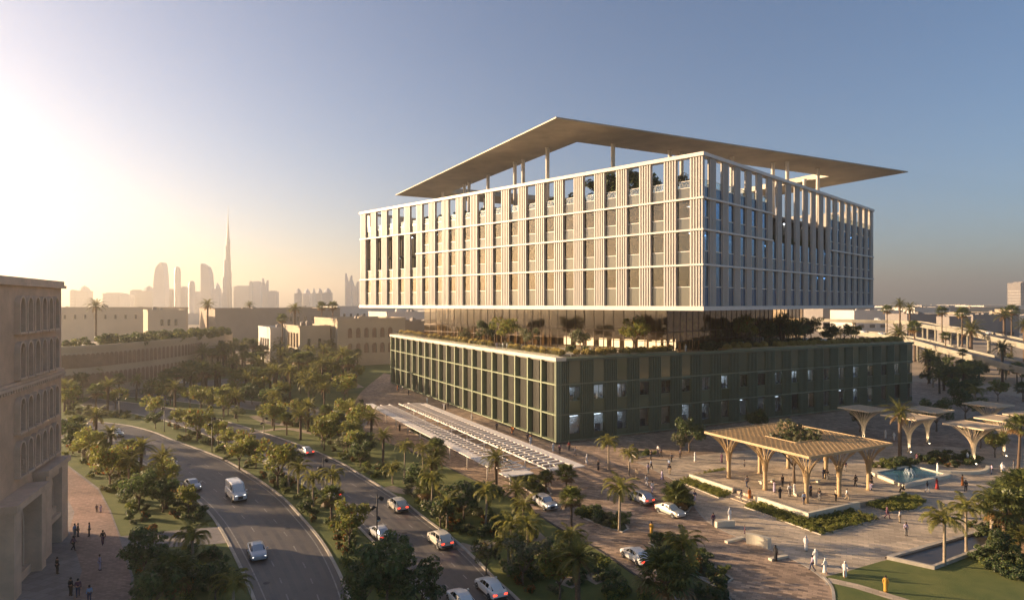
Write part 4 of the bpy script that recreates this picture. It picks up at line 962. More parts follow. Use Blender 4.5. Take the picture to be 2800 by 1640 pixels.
for i in range(n_s):
    x = 3.4 + i * (TL - 9) / n_s
    obj('slat', sl_a, tre, T0 + U * x + ZV * (TZ - .17 + .19), TRZ); obj('slat', sl_b, tre, T0 + U * x + ZV * (TZ + .02), TRZ)
    if i % 3 == 0: obj('cross_bar', thin, tre, T0 + U * x + ZV * (TZ - .2), TRZ)
tcol = MB().lathe([(.11, 0), (.11, TZ - .4)], 10).mesh('post', 'trellis_white', True)
for i in range(9):
    for v in (3.2, 10.4): obj('post', tcol, tre, T0 + U * (5 + i * 8.3) + V * v, 0)
# ================================================================== timber pavilion
def trumpet(r0, r1, h, hc, side, nrib=8, m='timber'):
    """column of bundled ribs that fan out into a square head; returns (shaft mesh, rib meshes by index)"""
    ribs = []; K = 8
    for k in range(nrib * 4):
        s = k // nrib; f = (k % nrib + .5) / nrib * 2 - 1
        e = [(f, -1), (1, f), (-f, 1), (-1, -f)][s]; ex, ey = e[0] * side / 2, e[1] * side / 2
        an = math.atan2(e[1], e[0]); pth = []
        for i in range(K + 1):
            t = i / K; q = t ** 1.85
            x0, y0 = math.cos(an) * r0, math.sin(an) * r0
            pth.append((x0 * (1 - q) + ex * q, y0 * (1 - q) + ey * q, hc + (h - hc) * (t ** .8)))
        ribs.append(MB().tube(pth, [.055] * K + [.045], 4).mesh('rib', m))
    sh = MB().lathe([(r0 * 1.25, 0), (r0 * 1.0, .3), (r0 * .95, hc * .6), (r0 * 1.02, hc + .5), (r0 * .7, hc + 1.6)], 14).mesh('shaft', m, True)
    return sh, ribs
PV = Vector((41.6, 91.1, 0)); PVU, PVV, PVZ = 20.2, 18.9, 8.1
pav = tag(obj('timber_pavilion', None, loc=PV), 'square timber pavilion with lattice roof on fanning columns above a stone deck', 'pavilion')
def lattice(u0, u1, v0, v1, z, hole, step, name, parent, org, uu, vv, rib=.16, th=.22, m='timber'):
    q = MB(); n = int((u1 - u0) / step)
    def inh(u, v): return hole and hole[0] < u < hole[1] and hole[2] < v < hole[3]
    nu, nv = int((u1 - u0) / step), int((v1 - v0) / step)
    su, sv = (u1 - u0) / nu, (v1 - v0) / nv
    for i in range(nu):
        for j in range(nv):
            uc, vc = u0 + (i + .5) * su, v0 + (j + .5) * sv
            if inh(uc, vc): continue
            c = uu * uc + vv * vc + ZV * z
            for e, f in ((uu * su + vv * sv, uu * su - vv * sv), (uu * su - vv * sv, uu * su + vv * sv)):
                w = f.normalized() * rib; q.obox(c - e / 2 - w / 2, e, w, ZV * th)
    return q
for seg, (a0, a1, b0, b1) in enumerate(((0, 7.2, 0, PVV), (13.0, PVU, 0, PVV), (7.2, 13.0, 0, 6.2), (7.2, 13.0, 12.2, PVV))):
    q = lattice(a0, a1, b0, b1, PVZ - .3, None, .95, 'roof_lattice', pav, PV, U, V, .24); o = obj('roof_lattice', q.mesh('roof_lattice', 'timber'), pav, PV); o['kind'] = 'stuff'
b = MB()
for p_, q_ in (((0, 0), (PVU, 0)), ((0, PVV), (PVU, PVV)), ((0, 0), (0, PVV)), ((PVU, 0), (PVU, PVV)), ((7.2, 6.2), (13, 6.2)), ((7.2, 12.2), (13, 12.2)), ((7.2, 6.2), (7.2, 12.2)), ((13, 6.2), (13, 12.2))):
    b.bar(U * p_[0] + V * p_[1] + ZV * (PVZ + .01), U * q_[0] + V * q_[1] + ZV * (PVZ + .01), .2, .36)
obj('edge_beam', b.mesh('edge_beam', 'timber'), pav, PV)
sh, ribs = trumpet(.33, 1, PVZ - .25, 3.6, 4.8, 6)
for (u, v) in ((2.2, 2.2), (9.6, 2.2), (17, 2.2), (2.2, 9.4), (2.2, 16.4), (9.6, 16.4), (17, 16.4), (17, 9.4)):
    p = PV + U * u + V * v; c = obj('column', sh, pav, p + ZV * .72, RZ_PL); 
    for me in ribs: obj('rib', me, c, p + ZV * .0, RZ_PL)
# deck
DK = Vector((40.4, 89.0, 0))
deck = tag(obj('stone_deck', None, loc=DK), 'raised pale stone deck under the timber pavilion', 'deck')
b = MB(); b.obox(V * 0, V * 21, U * 22.5, ZV * .72); obj('slab', b.mesh('slab', 'light_pavers'), deck, DK)
b = MB(); b.obox(U * 0 - V * .5 + ZV * .0, V * .5 - V * .003, U * 8.6, ZV * 1.05); b.obox(U * 13 - V * .5, V * .497, U * 9.5, ZV * 1.05); b.obox(-U * .5 - V * .5, V * 11, U * .497, ZV * 1.05)
obj('low_wall', b.mesh('low_wall', 'parapet_stone'), deck, DK)
b = MB(); b.obox(U * 8.7 - V * 1.2, V * 1.19, U * 4.2, ZV * .36); b.obox(U * 8.7 - V * 2.2, V * .99, U * 4.2, ZV * .18); obj('step', b.mesh('step', 'light_pavers'), deck, DK)
bench_me = MB(); bench_me.box((-1.6, -.3, .38), (1.6, .3, .5)); bench_me.box((-1.4, -.2, 0), (-1.0, .2, .38)); bench_me.box((1.0, -.2, 0), (1.4, .2, .38)); bench_me = bench_me.mesh('stone_bench', 'parapet_stone')
for k, (u, v, lb) in enumerate(((6.5, 7, 'stone bench on the pavilion deck, near side'), (13.5, 7.6, 'stone bench on the pavilion deck, middle'), (10, 14, 'stone bench on the pavilion deck, far side'))):
    tag(obj('stone_bench', bench_me, None, DK + U * u + V * v + ZV * .72, RZ_PR), lb, 'bench', 'benches under the pavilion')
# ================================================================== timber parasol columns
sh2, ribs2 = trumpet(.32, 1, 6.9, 2.3, 6.0, 7, 'timber_pale')
PAR = [((75.2, 139.4), 'timber parasol column rising behind the pavilion roof'), ((79.2, 130), 'timber parasol column half hidden by the dark palm'), ((88, 138), 'timber parasol column right of the dark palm, far one'),
       ((85.3, 120.4), 'nearest timber parasol column right of the fountain'), ((95.7, 126.8), 'timber parasol column behind the nearest one'), ((106, 145), 'farthest timber parasol column by the palm garden'), ((104.5, 131), 'timber parasol column at the right edge')]
q = lattice(-3.5, 3.5, -3.5, 3.5, 6.9, None, .6, '', None, None, U, V, .2, .16); cap = q.mesh('cap_lattice', 'timber_pale')
b = MB()
for p_, q_ in (((-3.5, -3.5), (3.5, -3.5)), ((-3.5, 3.5), (3.5, 3.5)), ((-3.5, -3.5), (-3.5, 3.5)), ((3.5, -3.5), (3.5, 3.5))): b.bar(U * p_[0] + V * p_[1] + ZV * 7.12, U * q_[0] + V * q_[1] + ZV * 7.12, .16, .26)
capb = b.mesh('edge_beam', 'timber_pale')
par_light = MB().lathe([(.1, 0), (.1, .12)], 8).mesh('uplight', 'lens_warm')
for k, (p, lb) in enumerate(PAR):
    r = tag(obj('parasol_column', None, loc=(*p, 0)), lb, 'canopy', 'timber parasol columns on the shaded plaza'); pz = Vector((*p, 0))
    c = obj('shaft', sh2, r, pz, RZ_PL)
    for me in ribs2: obj('rib', me, r, pz, RZ_PL)
    o = obj('cap_lattice', cap, r, pz); o['kind'] = 'stuff'; obj('edge_beam', capb, r, pz)
    obj('uplight', par_light, r, pz + Vector((-.2, -1.0, 0)))
    ld = bpy.data.lights.new('uplight_glow', 'SPOT'); ld.energy = 110; ld.color = (1, .82, .55); ld.spot_size = R(60); ld.shadow_soft_size = .1
    lo = bpy.data.objects.new('uplight_glow', ld); COL.objects.link(lo); lo.parent = r; lo.location = (-.25, -1.0, .2); lo.rotation_euler = (R(180 - 22), 0, 0)
# ================================================================== fountain
FT = [(62.15, 112.20), (62.63, 104.19), (73.91, 110.55), (71.75, 116.95)]
fc = Vector((sum(p[0] for p in FT) / 4, sum(p[1] for p in FT) / 4, 0))
ftn = tag(obj('fountain', None, loc=fc), 'square blue fountain pool with a low jet on the shaded plaza', 'fountain')
b = ribbon(MB(), FT + [FT[0]], .9, 0, .55); b.v = [tuple(Vector(p) - fc) for p in b.v]; obj('rim', b.mesh('rim', 'parapet_stone'), ftn, fc)
b = MB().face([tuple(Vector((x, y, .4)) - fc) for x, y in FT]); me = b.mesh('water', 'water'); bm_fix(me); obj('water', me, ftn, fc)
jet = MB()
for k in range(14):
    a = k * 2.399; rr = .15 + .05 * (k % 3); hh = .7 + .3 * math.sin(k * 1.7)
    jet.tube([(0, 0, .4), (math.cos(a) * rr, math.sin(a) * rr, .4 + hh * .7), (math.cos(a) * rr * 2, math.sin(a) * rr * 2, .4 + hh), (math.cos(a) * rr * 4, math.sin(a) * rr * 4, .42)], [.06, .05, .04, .03], 4)
obj('jet', jet.mesh('jet', 'foam'), ftn, fc)
# low curved stone seats in the drive
def seat_wall(label, p, q, h, w, bow):
    p = Vector((*p, 0)); q = Vector((*q, 0)); d = q - p; s = Vector((-d.y, d.x, 0)).normalized()
    ln = [(tuple((p + d * t + s * (bow * 4 * t * (1 - t)))[:2])) for t in [i / 8 for i in range(9)]]
    b = ribbon(MB(), ln, w, 0, h); b.face([(*ln[0], 0)] * 3) if False else None
    for e, f in ((0, 1), (-1, -2)):
        t = (Vector(ln[e]) - Vector(ln[f])).normalized(); n_ = Vector((-t.y, t.x)) * w / 2; a = Vector(ln[e])
        b.face([(a.x + n_.x, a.y + n_.y, 0), (a.x - n_.x, a.y - n_.y, 0), (a.x - n_.x, a.y - n_.y, h), (a.x + n_.x, a.y + n_.y, h)])
    b.v = [tuple(Vector(v) - p) for v in b.v]
    return tag(obj('seat_wall', b.mesh('seat_wall', 'parapet_stone'), None, p), label, 'wall')
seat_wall('long curved tan seat wall where drive meets slab plaza', (28.82, 80.17), (30.95, 78.26), 1.25, .55, .3)
seat_wall('short tan seat wall farther up the slab edge', (26.81, 85.66), (29.45, 86.22), .8, .5, .15)
seat_wall('curved shaded seat wall right of the fountain', (74.23, 113.41), (85.03, 116.43), .55, .6, -2.5)
seat_wall('dark low block at the edge of the drive, near the black robe', (29.58, 74.69), (31.93, 75.77), .3, .5, 0)
seat_wall('dark low block in the drive left of the long seat wall', (26.35, 80.17), (29.00, 81.66), .3, .5, 0)
# slim floodlight posts
def lamp_post(label, p, h, heads=3):
    r = tag(obj('lamp_post', None, loc=(*p, 0)), label, 'street lamp', 'black floodlight posts along the roads'); pz = Vector((*p, 0))
    obj('pole', MB().lathe([(.13, 0), (.09, .4), (.07, h)], 10).mesh('pole', 'lamp_black', True), r, pz)
    for k in range(heads):
        a = (k * 2.3 + .6); z = h - .5 - k * 1.1; d = Vector((math.cos(a), math.sin(a), 0))
        hd = obj('lamp_head', MB().tube([d * .12, d * .4 + ZV * .02, d * .62 - ZV * .14, d * .72 - ZV * .22], [.05, .22, .26, .24], 10).mesh('lamp_head', 'lamp_black', True), r, pz + ZV * z)
        obj('lens', MB().tube([d * .721 - ZV * .221, d * .73 - ZV * .226], [.2, .2], 10).mesh('lens', 'foam'), hd, pz + ZV * z)
lamp_post('black floodlight post with three heads in the median near the cars', (-16.22, 78.26), 6.6)
lamp_post('black floodlight post in the median behind a thin palm', (-27.78, 95.65), 7.0); lamp_post('black post in the median far back, left of the flowering trees', (-79.84, 149.60), 7.0, 2)
lamp_post('black post beside the median trees left of the van', (-59.43, 129.02), 7.2, 2); lamp_post('black post on the park lawn near the bright tree', (-53.05, 139.28), 5.5, 2); lamp_post('black post at the far left park edge', (-101.13, 167.76), 6.5, 2)
# ================================================================== air
hz_b = MB().box((-9050, -350, -1), (9050, 16050, 285))
hm = bpy.data.materials.new('haze'); hm.use_nodes = True; nt = hm.node_tree; nt.nodes.remove(nt.nodes['Principled BSDF'])
pv = nt.nodes.new('ShaderNodeVolumePrincipled'); pv.inputs['Color'].default_value = (1.0, .92, .80, 1); pv.inputs['Density'].default_value = 0.00034; pv.inputs['Anisotropy'].default_value = 0.62
nt.links.new(pv.outputs[0], nt.nodes['Material Output'].inputs['Volume']); MATS['haze'] = hm
hz = obj('haze', hz_b.mesh('haze', 'haze')); tag(hz, 'warm evening haze over the city', kind='stuff')

# ================================================================== vegetation
nrng = np.random.default_rng(11)
def np_mesh(name, V_, F_, mats, midx=None, smooth=False):
    me = bpy.data.meshes.new(name); me.from_pydata(V_.tolist() if hasattr(V_, 'tolist') else V_, [], F_.tolist() if hasattr(F_, 'tolist') else F_)
    for m in (mats if isinstance(mats, (list, tuple)) else [mats]): me.materials.append(M(m))
    if midx is not None: me.polygons.foreach_set('material_index', list(midx))
    if smooth: me.polygons.foreach_set('use_smooth', [True] * len(me.polygons))
    me.update(); return me
def leafcloud(name, blobs, n, size, mats, frac2=0.0, up=0.3):
    """many leaf-sized faces spread through lobes (cx, cy, cz, rx, ry, rz)"""
    bl = np.array(blobs, float); w = bl[:, 3] * bl[:, 5] + .01; idx = nrng.choice(len(bl), n, p=w / w.sum())
    d = nrng.normal(size=(n, 3)); d /= np.linalg.norm(d, axis=1)[:, None]
    rad = nrng.uniform(.35, 1.0, n) ** .45 * nrng.uniform(.85, 1.1, n)
    c = bl[idx, :3] + d * bl[idx, 3:] * rad[:, None]
    nr = d * .8 + nrng.normal(size=(n, 3)) * .55 + np.array([0, 0, up]); nr /= np.linalg.norm(nr, axis=1)[:, None]
    t = np.cross(nr, nrng.normal(size=(n, 3))); t /= np.linalg.norm(t, axis=1)[:, None]; s = np.cross(nr, t)
    a = (size * nrng.uniform(.6, 1.35, n))[:, None]; bw = a * .52
    V_ = np.stack([c - t * a, c + s * bw + nr * a * .15, c + t * a, c - s * bw + nr * a * .15], 1).reshape(-1, 3)
    F_ = np.arange(n * 4).reshape(n, 4)
    mi = (nrng.random(n) < frac2).astype(int) if frac2 else None
    return np_mesh(name, V_, F_, mats, mi)
def limb_mesh(name, h, spread, n, r, m='bark', seed=0):
    g = random.Random(seed); b = MB(); hs = h * .42
    b.tube([(0, 0, 0), (.04 * h * g.uniform(-1, 1), .04 * h * g.uniform(-1, 1), hs * .6), (0, 0, hs)], [r, r * .75, r * .65], 7)
    for k in range(n):
        a = 2 * math.pi * k / n + g.uniform(-.3, .3); q = spread * g.uniform(.5, .9)
        e = (math.cos(a) * q, math.sin(a) * q, h * g.uniform(.72, .95)); mid = (e[0] * .45, e[1] * .45, hs + (e[2] - hs) * .55)
        b.tube([(0, 0, hs * .93), mid, e], [r * .55, r * .36, r * .12], 5)
        f = (e[0] * .8 + g.uniform(-.4, .4), e[1] * .8 + g.uniform(-.4, .4), e[2] * 1.05); b.tube([mid, f], [r * .28, r * .08], 4)
    return b.mesh(name, m, True)
def lobes(cx, cz, R_, H_, n, seed, br=.45):
    g = random.Random(seed); out = [(0, 0, cz, R_ * .42, R_ * .42, H_ * .4)]
    for k in range(n):
        a = g.uniform(0, 6.28); q = R_ * g.uniform(.3, .85); z = cz + H_ * g.uniform(-.4, .48); s = R_ * br * g.uniform(.6, 1.1)
        out.append((math.cos(a) * q, math.sin(a) * q, z, s, s, s * .75))
    return out
TREE = {}
def tree_kind(key, h, R_, H_, nl, n, size, mats, frac2=0, variants=3, r=.14, bark='bark'):
    TREE[key] = [(limb_mesh('trunk', h, R_ * .8, 5, r, bark, 100 + v), leafcloud('crown', lobes(0, h, R_, H_, nl, len(key) * 31 + v * 7, .34), n, size, mats, frac2)) for v in range(variants)]
tree_kind('bright', 3.7, 2.5, 2.7, 18, 1500, .20, ['leaf_bright', 'leaf_orange'], .05)
tree_kind('dark', 3.6, 2.7, 3.0, 19, 1700, .21, ['leaf_dark', 'leaf_grey'], .12)
tree_kind('frangipani', 2.3, 2.1, 1.3, 16, 1100, .20, ['leaf_dark', 'leaf_grey'], .35, r=.11)
tree_kind('olive', 2.6, 1.8, 1.9, 14, 1000, .15, ['leaf_grey', 'leaf_dark'], .3, r=.11)
SHRUB = {}
def shrub_kind(key, R_, H_, n, size, mats, frac2=0, variants=3):
    SHRUB[key] = [leafcloud('shrub', lobes(0, H_ * .5, R_, H_, 6, 500 + len(key) * 13 + v * 5, .5), n, size, mats, frac2) for v in range(variants)]
shrub_kind('green', .9, 1.0, 420, .15, ['leaf_bright', 'leaf_dark'], .4); shrub_kind('dark', 1.0, 1.2, 480, .16, ['leaf_dark', 'leaf_grey'], .25)
shrub_kind('flower', .8, .9, 420, .14, ['leaf_dark', 'leaf_orange'], .42); shrub_kind('grey', .9, .9, 420, .13, ['leaf_grey', 'leaf_dark'], .2)

def put_tree(kind, p, s, label, group=None, z=0.0, name='shade_tree'):
    tr, cr = TREE[kind][rng.randrange(3)]
    r = tag(obj(name, None, loc=(p[0], p[1], z + .02), rz=rng.uniform(0, 6.28), sc=(s * rng.uniform(.9, 1.1), s * rng.uniform(.9, 1.1), s)), label, 'tree', group)
    loc_part('trunk', tr, r); loc_part('crown', cr, r); return r
MASS = {}
def put_shrub(kind, p, s, label, group=None, z=0.02, name='shrub', mass=False):
    if mass:
        MASS.setdefault(label, []).append((SHRUB[kind][rng.randrange(3)], p, s, z, rng.uniform(0, 6.28))); return None
    return tag(obj(name, SHRUB[kind][rng.randrange(3)], None, (p[0], p[1], z), rng.uniform(0, 6.28), s), label, 'shrub', group)

# ---- palms
def frond_arrays(L, e0, droop, n, lw, width, hang=.5, seed=0):
    """a feather leaf growing along +x from the crown"""
    g = random.Random(seed); K = 12; pts = [Vector((0, 0, 0))]; ang = []
    for i in range(K):
        t = (i + .5) / K; a = e0 - droop * t ** 1.25; ang.append(a); pts.append(pts[-1] + Vector((math.cos(a), 0, math.sin(a))) * (L / K))
    V_, F_ = [], []
    for i in range(K):
        w0 = .05 * (1 - i / K) + .012; w1 = .05 * (1 - (i + 1) / K) + .012; b = len(V_)
        V_ += [pts[i] + Vector((0, w0, 0)), pts[i + 1] + Vector((0, w1, 0)), pts[i + 1] - Vector((0, w1, 0)), pts[i] - Vector((0, w0, 0))]; F_.append((b, b + 1, b + 2, b + 3))
    for k in range(n):
        t = .10 + .90 * (k + .5) / n; i = min(int(t * K), K - 1); f = t * K - i; p = pts[i].lerp(pts[i + 1], f); a = ang[i]
        T = Vector((math.cos(a), 0, math.sin(a))); Nn = Vector((-math.sin(a), 0, math.cos(a)))
        ll = lw * (math.sin(math.pi * min(1, t * .78 + .2)) ** .8 * .9 + .12)
        for s in (-1, 1):
            d = (T * .62 + Vector((0, s, 0)) * .78 + Nn * g.uniform(-.05, .28)).normalized(); e = p + d * ll - Vector((0, 0, hang * ll * .5)); m_ = p + d * ll * .5 + Vector((0, 0, .02))
            wv = T * width; b = len(V_)
            V_ += [p - wv * .5, p + wv * .5, m_ + wv * .5, e, m_ - wv * .5]; F_.append((b, b + 1, b + 2, b + 3, b + 4))
    return [tuple(v) for v in V_], F_
def fan_arrays(L, e0, rad, n=16, seed=0):
    g = random.Random(seed); V_, F_ = [], []
    T = Vector((math.cos(e0), 0, math.sin(e0))); c = T * L; Nn = Vector((-math.sin(e0), 0, math.cos(e0)))
    V_ += [(0, .03, 0), tuple(c + Vector((0, .02, 0))), tuple(c - Vector((0, .02, 0))), (0, -.03, 0)]; F_.append((0, 1, 2, 3))
    for k in range(n):
        a = -2.2 + 4.4 * k / (n - 1); d = T * math.cos(a) + Vector((0, 1, 0)) * math.sin(a); s = T * -math.sin(a) + Vector((0, 1, 0)) * math.cos(a)
        r_ = rad * g.uniform(.85, 1.08); tip = c + d * r_ + Nn * (-.22 * r_ * g.uniform(.5, 1.3)) - Vector((0, 0, .12 * r_)); mid = c + d * r_ * .62 + Nn * (.05 * (-1) ** k)
        w = r_ * .095; b = len(V_); V_ += [tuple(c), tuple(mid + s * w), tuple(tip), tuple(mid - s * w)]; F_.append((b, b + 1, b + 2, b + 3))
    return V_, F_
def frond_set(kind):
    out = []
    if kind == 'date':
        for k, (e, dr, ln) in enumerate(((1.25, .9, 2.7), (.9, 1.15, 2.9), (.5, 1.25, 2.9), (.12, 1.2, 2.7), (-.3, .9, 2.3))): out.append(frond_arrays(ln, e, dr, 20, .48, .075, .25, k))
    elif kind == 'queen':
        for k, (e, dr, ln) in enumerate(((1.35, 1.6, 2.9), (1.05, 2.1, 3.0), (.75, 2.3, 2.9), (.35, 2.0, 2.6), (-.2, 1.2, 2.0))): out.append(frond_arrays(ln, e, dr, 20, .62, .08, .8, k + 20))
    else:
        for k, (e, ln) in enumerate(((1.25, 1.1), (.85, 1.25), (.4, 1.3), (-.05, 1.25), (-.55, 1.1))): out.append(fan_arrays(ln, e, .95, 18, k))
    return out
COUNTS = {'date': (6, 8, 9, 8, 5), 'queen': (3, 5, 5, 4, 2), 'fan': (5, 7, 8, 7, 5)}
LEAFM = {'date': 'leaf_date', 'queen': 'leaf_queen', 'fan': 'leaf_fan'}
FR_A = {k: frond_set(k) for k in COUNTS}
FR_M = {k: [np_mesh('frond', v, f, LEAFM[k] if (i < 4 or k == 'queen') else 'leaf_dead') for i, (v, f) in enumerate(FR_A[k])] for k in COUNTS}
def crown_layout(kind, seed):
    g = random.Random(seed); out = []
    for i, c in enumerate(COUNTS[kind]):
        o = g.uniform(0, 6.28)
        for k in range(c): out.append((i, o + 6.283 * k / c + g.uniform(-.22, .22), g.uniform(-.16, .16), g.uniform(.85, 1.12)))
    return out
def whole_crown(kind, seed):
    V_, F_, mi = [], [], []
    for (i, a, tl, s) in crown_layout(kind, seed):
        v, f = FR_A[kind][i]; b = len(V_); R_ = Matrix.Rotation(a, 3, 'Z') @ Matrix.Rotation(tl, 3, 'Y')
        V_ += [tuple(R_ @ (Vector(p) * s)) for p in v]; F_ += [tuple(b + q for q in ff) for ff in f]; mi += [1 if (i == 4 and kind != 'queen') else 0] * len(f)
    return np_mesh('crown', V_, F_, [LEAFM[kind], 'leaf_dead'], mi)
WHOLE = {k: [whole_crown(k, 40 + v) for v in range(4)] for k in COUNTS}
def trunk_prof(kind):
    if kind == 'date':
        pr = [(.34, 0), (.30, .05)]
        for k in range(14): z = .05 + .9 * k / 14; pr += [(.235, z + .01), (.285, z + .04)]
        return pr + [(.36, .97), (.22, 1.0)]
    if kind == 'queen': return [(.22, 0), (.17, .06), (.15, .5), (.14, .85), (.17, .93), (.10, 1.0)]
    return [(.27, 0), (.2, .08), (.16, .5), (.15, .85), (.27, .93), (.16, 1.0)]
TRUNK = {k: MB().lathe(trunk_prof(k), 9).mesh('trunk', 'trunk_palm' if k != 'queen' else 'trunk_pale', True) for k in COUNTS}
HEART = {k: MB().lathe([(.06, -.35), (.24, -.1), (.22, .1), (.1, .45), (.02, .6)], 7).mesh('crown', LEAFM[k] if k != 'date' else 'leaf_dead', True) for k in COUNTS}
def put_palm(kind, p, h, label, group=None, s=1.0, near=False, z=0.0, lean=None):
    nm = {'date': 'date_palm', 'queen': 'feather_palm', 'fan': 'fan_palm'}[kind]
    r = tag(obj(nm, None, loc=(p[0], p[1], z), rz=rng.uniform(0, 6.28)), label, 'palm tree', group)
    ln = rng.uniform(0, .05) if lean is None else lean; r.rotation_euler[0] = ln
    loc_part('trunk', TRUNK[kind], r, sc=(s, s, h))
    if near:
        c = loc_part('crown', HEART[kind], r, (0, 0, h), 0, s)
        for (i, a, tl, q) in crown_layout(kind, rng.randrange(9999)):
            f = loc_part('frond', FR_M[kind][i], c, (0, 0, .12), 0, q); f.rotation_euler = (0, tl, a)
    else:
        loc_part('crown', WHOLE[kind][rng.randrange(4)], r, (0, 0, h + .1), rng.uniform(0, 6.28), s)
    return r
NEAR = [('queen', (0.00, 73.34), 4.3, 'slender feather palm with pale trunk on the near lawn', 1.0), ('date', (6.39, 63.19), 4.6, 'stout date palm with rough trunk at the bottom edge', 1.05),
 ('fan', (14.6, 62.0), 3.4, 'big dark fan palm in the corner bed at the bottom', 1.6), ('queen', (16.71, 63.57), 5.8, 'tall feather palm beside the big fan palm', 1.0),
 ('queen', (13.87, 84.29), 5.4, 'tall feather palm with pale trunk on the island between the drive lanes', 1.05), ('queen', (17.15, 115.66), 4.6, 'feather palm behind the island, before the dark podium corner', .95),
 ('queen', (20.04, 111.49), 3.6, 'low feather palm on the brick plaza left of the pavilion', .8), ('fan', (7.56, 82.56), 4.6, 'thin fan palm beside the silver car on the drive', .9), ('fan', (8.31, 99.26), 3.4, 'fan palm in front of the trellis end', .9),
 ('fan', (5.25, 100.40), 2.6, 'small fan palm on the island under the trellis end', .7), ('date', (-2.45, 101.57), 5.0, 'single date palm standing against the near end of the trellis', 1.0), ('fan', (23.58, 93.27), 1.6, 'short bushy fan palm on the round island by parked cars', 1.25),
 ('queen', (48.63, 73.24), 5.0, 'left of two feather palms beside the dark pond', 1.05), ('queen', (53.92, 77.33), 5.0, 'right of two feather palms beside the dark pond', .95),
 ('fan', (59.13, 78.26), 4.6, 'large fan palm at the right edge over the pond', 1.5), ('fan', (63.21, 80.66), 6.2, 'tallest fan palm at the right edge of the garden', 1.5), ('queen', (60.29, 81.92), 4.4, 'feathery palm left of the fan palms at the right edge', 1.1), ('date', (58.92, 74.91), 2.4, 'low date palm in the right corner bed', 1.2), ('fan', (65.42, 85.94), 4.2, 'fan palm behind the others at the right edge', 1.3),
 ('date', (72.89, 122.40), 8.6, 'tall dark date palm on the shaded plaza beside the parasol columns', 1.25), ('fan', (88.12, 113.41), 7.8, 'tall dark palm at the right edge of the shaded plaza', 1.3),
 ('queen', (-35.19, 71.83), 3.6, 'feather palm in the dark garden left of the road', 1.05), ('date', (-58.45, 108.72), 3.6, 'date palm beside the road left of the white sedan', 1.0), ('date', (-64.95, 113.90), 4.2, 'date palm with orange skirt at the garden edge', 1.0), ('fan', (-33.21, 63.57), 2.8, 'dark fan palm at the bottom edge left of the road', 1.3), ('queen', (-26.04, 60.99), 3.0, 'feather palm at the bottom kerb of the left carriageway', .9), ('fan', (-68.68, 116.43), 3.6, 'fan palm in the roadside garden behind the stone building', 1.0),
 ('date', (-91.47, 143.08), 4.6, 'date palm beside the road bend at far left', 1.15), ('fan', (-90.79, 136.04), 4.0, 'fan palm next to the stone building corner', 1.1), ('date', (-78.59, 127.76), 3.8, 'date palm in the hedge beside the road bend', 1.0),
 ('queen', (-25.35, 91.16), 5.2, 'thin feather palm on the median beside a floodlight post', .9), ('date', (-30.45, 140.78), 4.6, 'thick trunk date palm by the far end of the drive', 1.1), ('date', (-23.19, 116.95), 5.6, 'date palm on the lawn, third from the trellis', .85),
 ('queen', (-17.63, 106.73), 5.8, 'feather palm on the lawn left of two dark palms', .8), ('queen', (-15.48, 112.92), 4.0, 'feather palm on the lawn beside the drive kerb', .85), ('fan', (-12.43, 107.38), 5.4, 'dark fan palm on the lawn, nearest the trellis', 1.0), ('fan', (-12.35, 94.78), 2.4, 'squat fan palm on the near lawn', 1.1),
 ('date', (-46.81, 149.60), 5.6, 'lone date palm on the park lawn beyond the second carriageway', 1.1), ('fan', (-38.82, 145.46), 3.0, 'bushy fan palm beside the service road', 1.2), ('fan', (-33.63, 136.04), 2.2, 'low fan palm cluster on the park lawn', 1.3), ('date', (-53.48, 185.55), 5.2, 'date palm just behind the service road', .95), ('queen', (-19.51, 106.51), 2.4, 'short feather palm beside the lawn path', .8)]
for kind, p, h, lb, s in NEAR: put_palm(kind, p, h, lb, None, s, True)
# palms of the far park
ROADS = [A_L + A_R[::-1], B_L + B_R[::-1], D_L + D_R[::-1], E_L + E_R[::-1]]
def free(p, pad=1.2):
    for ln in ROADS:
        for dx, dy in ((0, 0), (pad, 0), (-pad, 0), (0, pad), (0, -pad)):
            if inside((p[0] + dx, p[1] + dy), ln): return False
    return True
def gpt(px, py):
    d = 1780 * 29.5 / (py - 829); return ((px - 1400) / 1780 * d, d)
PARK = [(-106.26, 248.86), (-144.91, 307.08), (-151.84, 386.10), (-121.60, 400.84), (-73.75, 336.60), (-55.00, 222.50), (-48.29, 186.87), (-79.12, 201.19)]
PARK2 = [(-115.72, 168.84), (-141.74, 205.12), (-118.47, 210.88), (-97.06, 227.32), (-80.25, 201.19), (-97.94, 207.55), (-109.67, 195.20), (-133.98, 209.20)]
def scatter(poly, n, mind):
    xs = [p[0] for p in poly]; ys = [p[1] for p in poly]; out = []; tries = 0
    while len(out) < n and tries < 6000:
        tries += 1; p = (rng.uniform(min(xs), max(xs)), rng.uniform(min(ys), max(ys)))
        if inside(p, poly) and free(p) and all((p[0] - q[0]) ** 2 + (p[1] - q[1]) ** 2 > mind ** 2 for q in out): out.append(p)
    return out
for p in scatter(PARK, 105, 3.6):
    k = rng.choice(['date', 'date', 'fan', 'queen', 'fan']); put_palm(k, p, rng.uniform(5.5, 10.5), {'date': 'date palm', 'fan': 'fan palm', 'queen': 'feather palm'}[k] + ' in the hazy palm grove left of the podium', 'palms of the hazy grove', rng.uniform(1.2, 1.75))
FARL = [(-155.80, 227.32), (-188.43, 274.92), (-151.28, 336.60), (-117.38, 274.92), (-119.71, 253.67), (-140.16, 237.60)]
for p in scatter(FARL, 46, 4.0):
    k = rng.choice(['date', 'fan', 'date']); put_palm(k, p, rng.uniform(6, 11), {'date': 'date palm', 'fan': 'fan palm'}[k] + ' in the orange haze before the roof garden building', 'palms before the roof garden building', rng.uniform(1.3, 1.9))
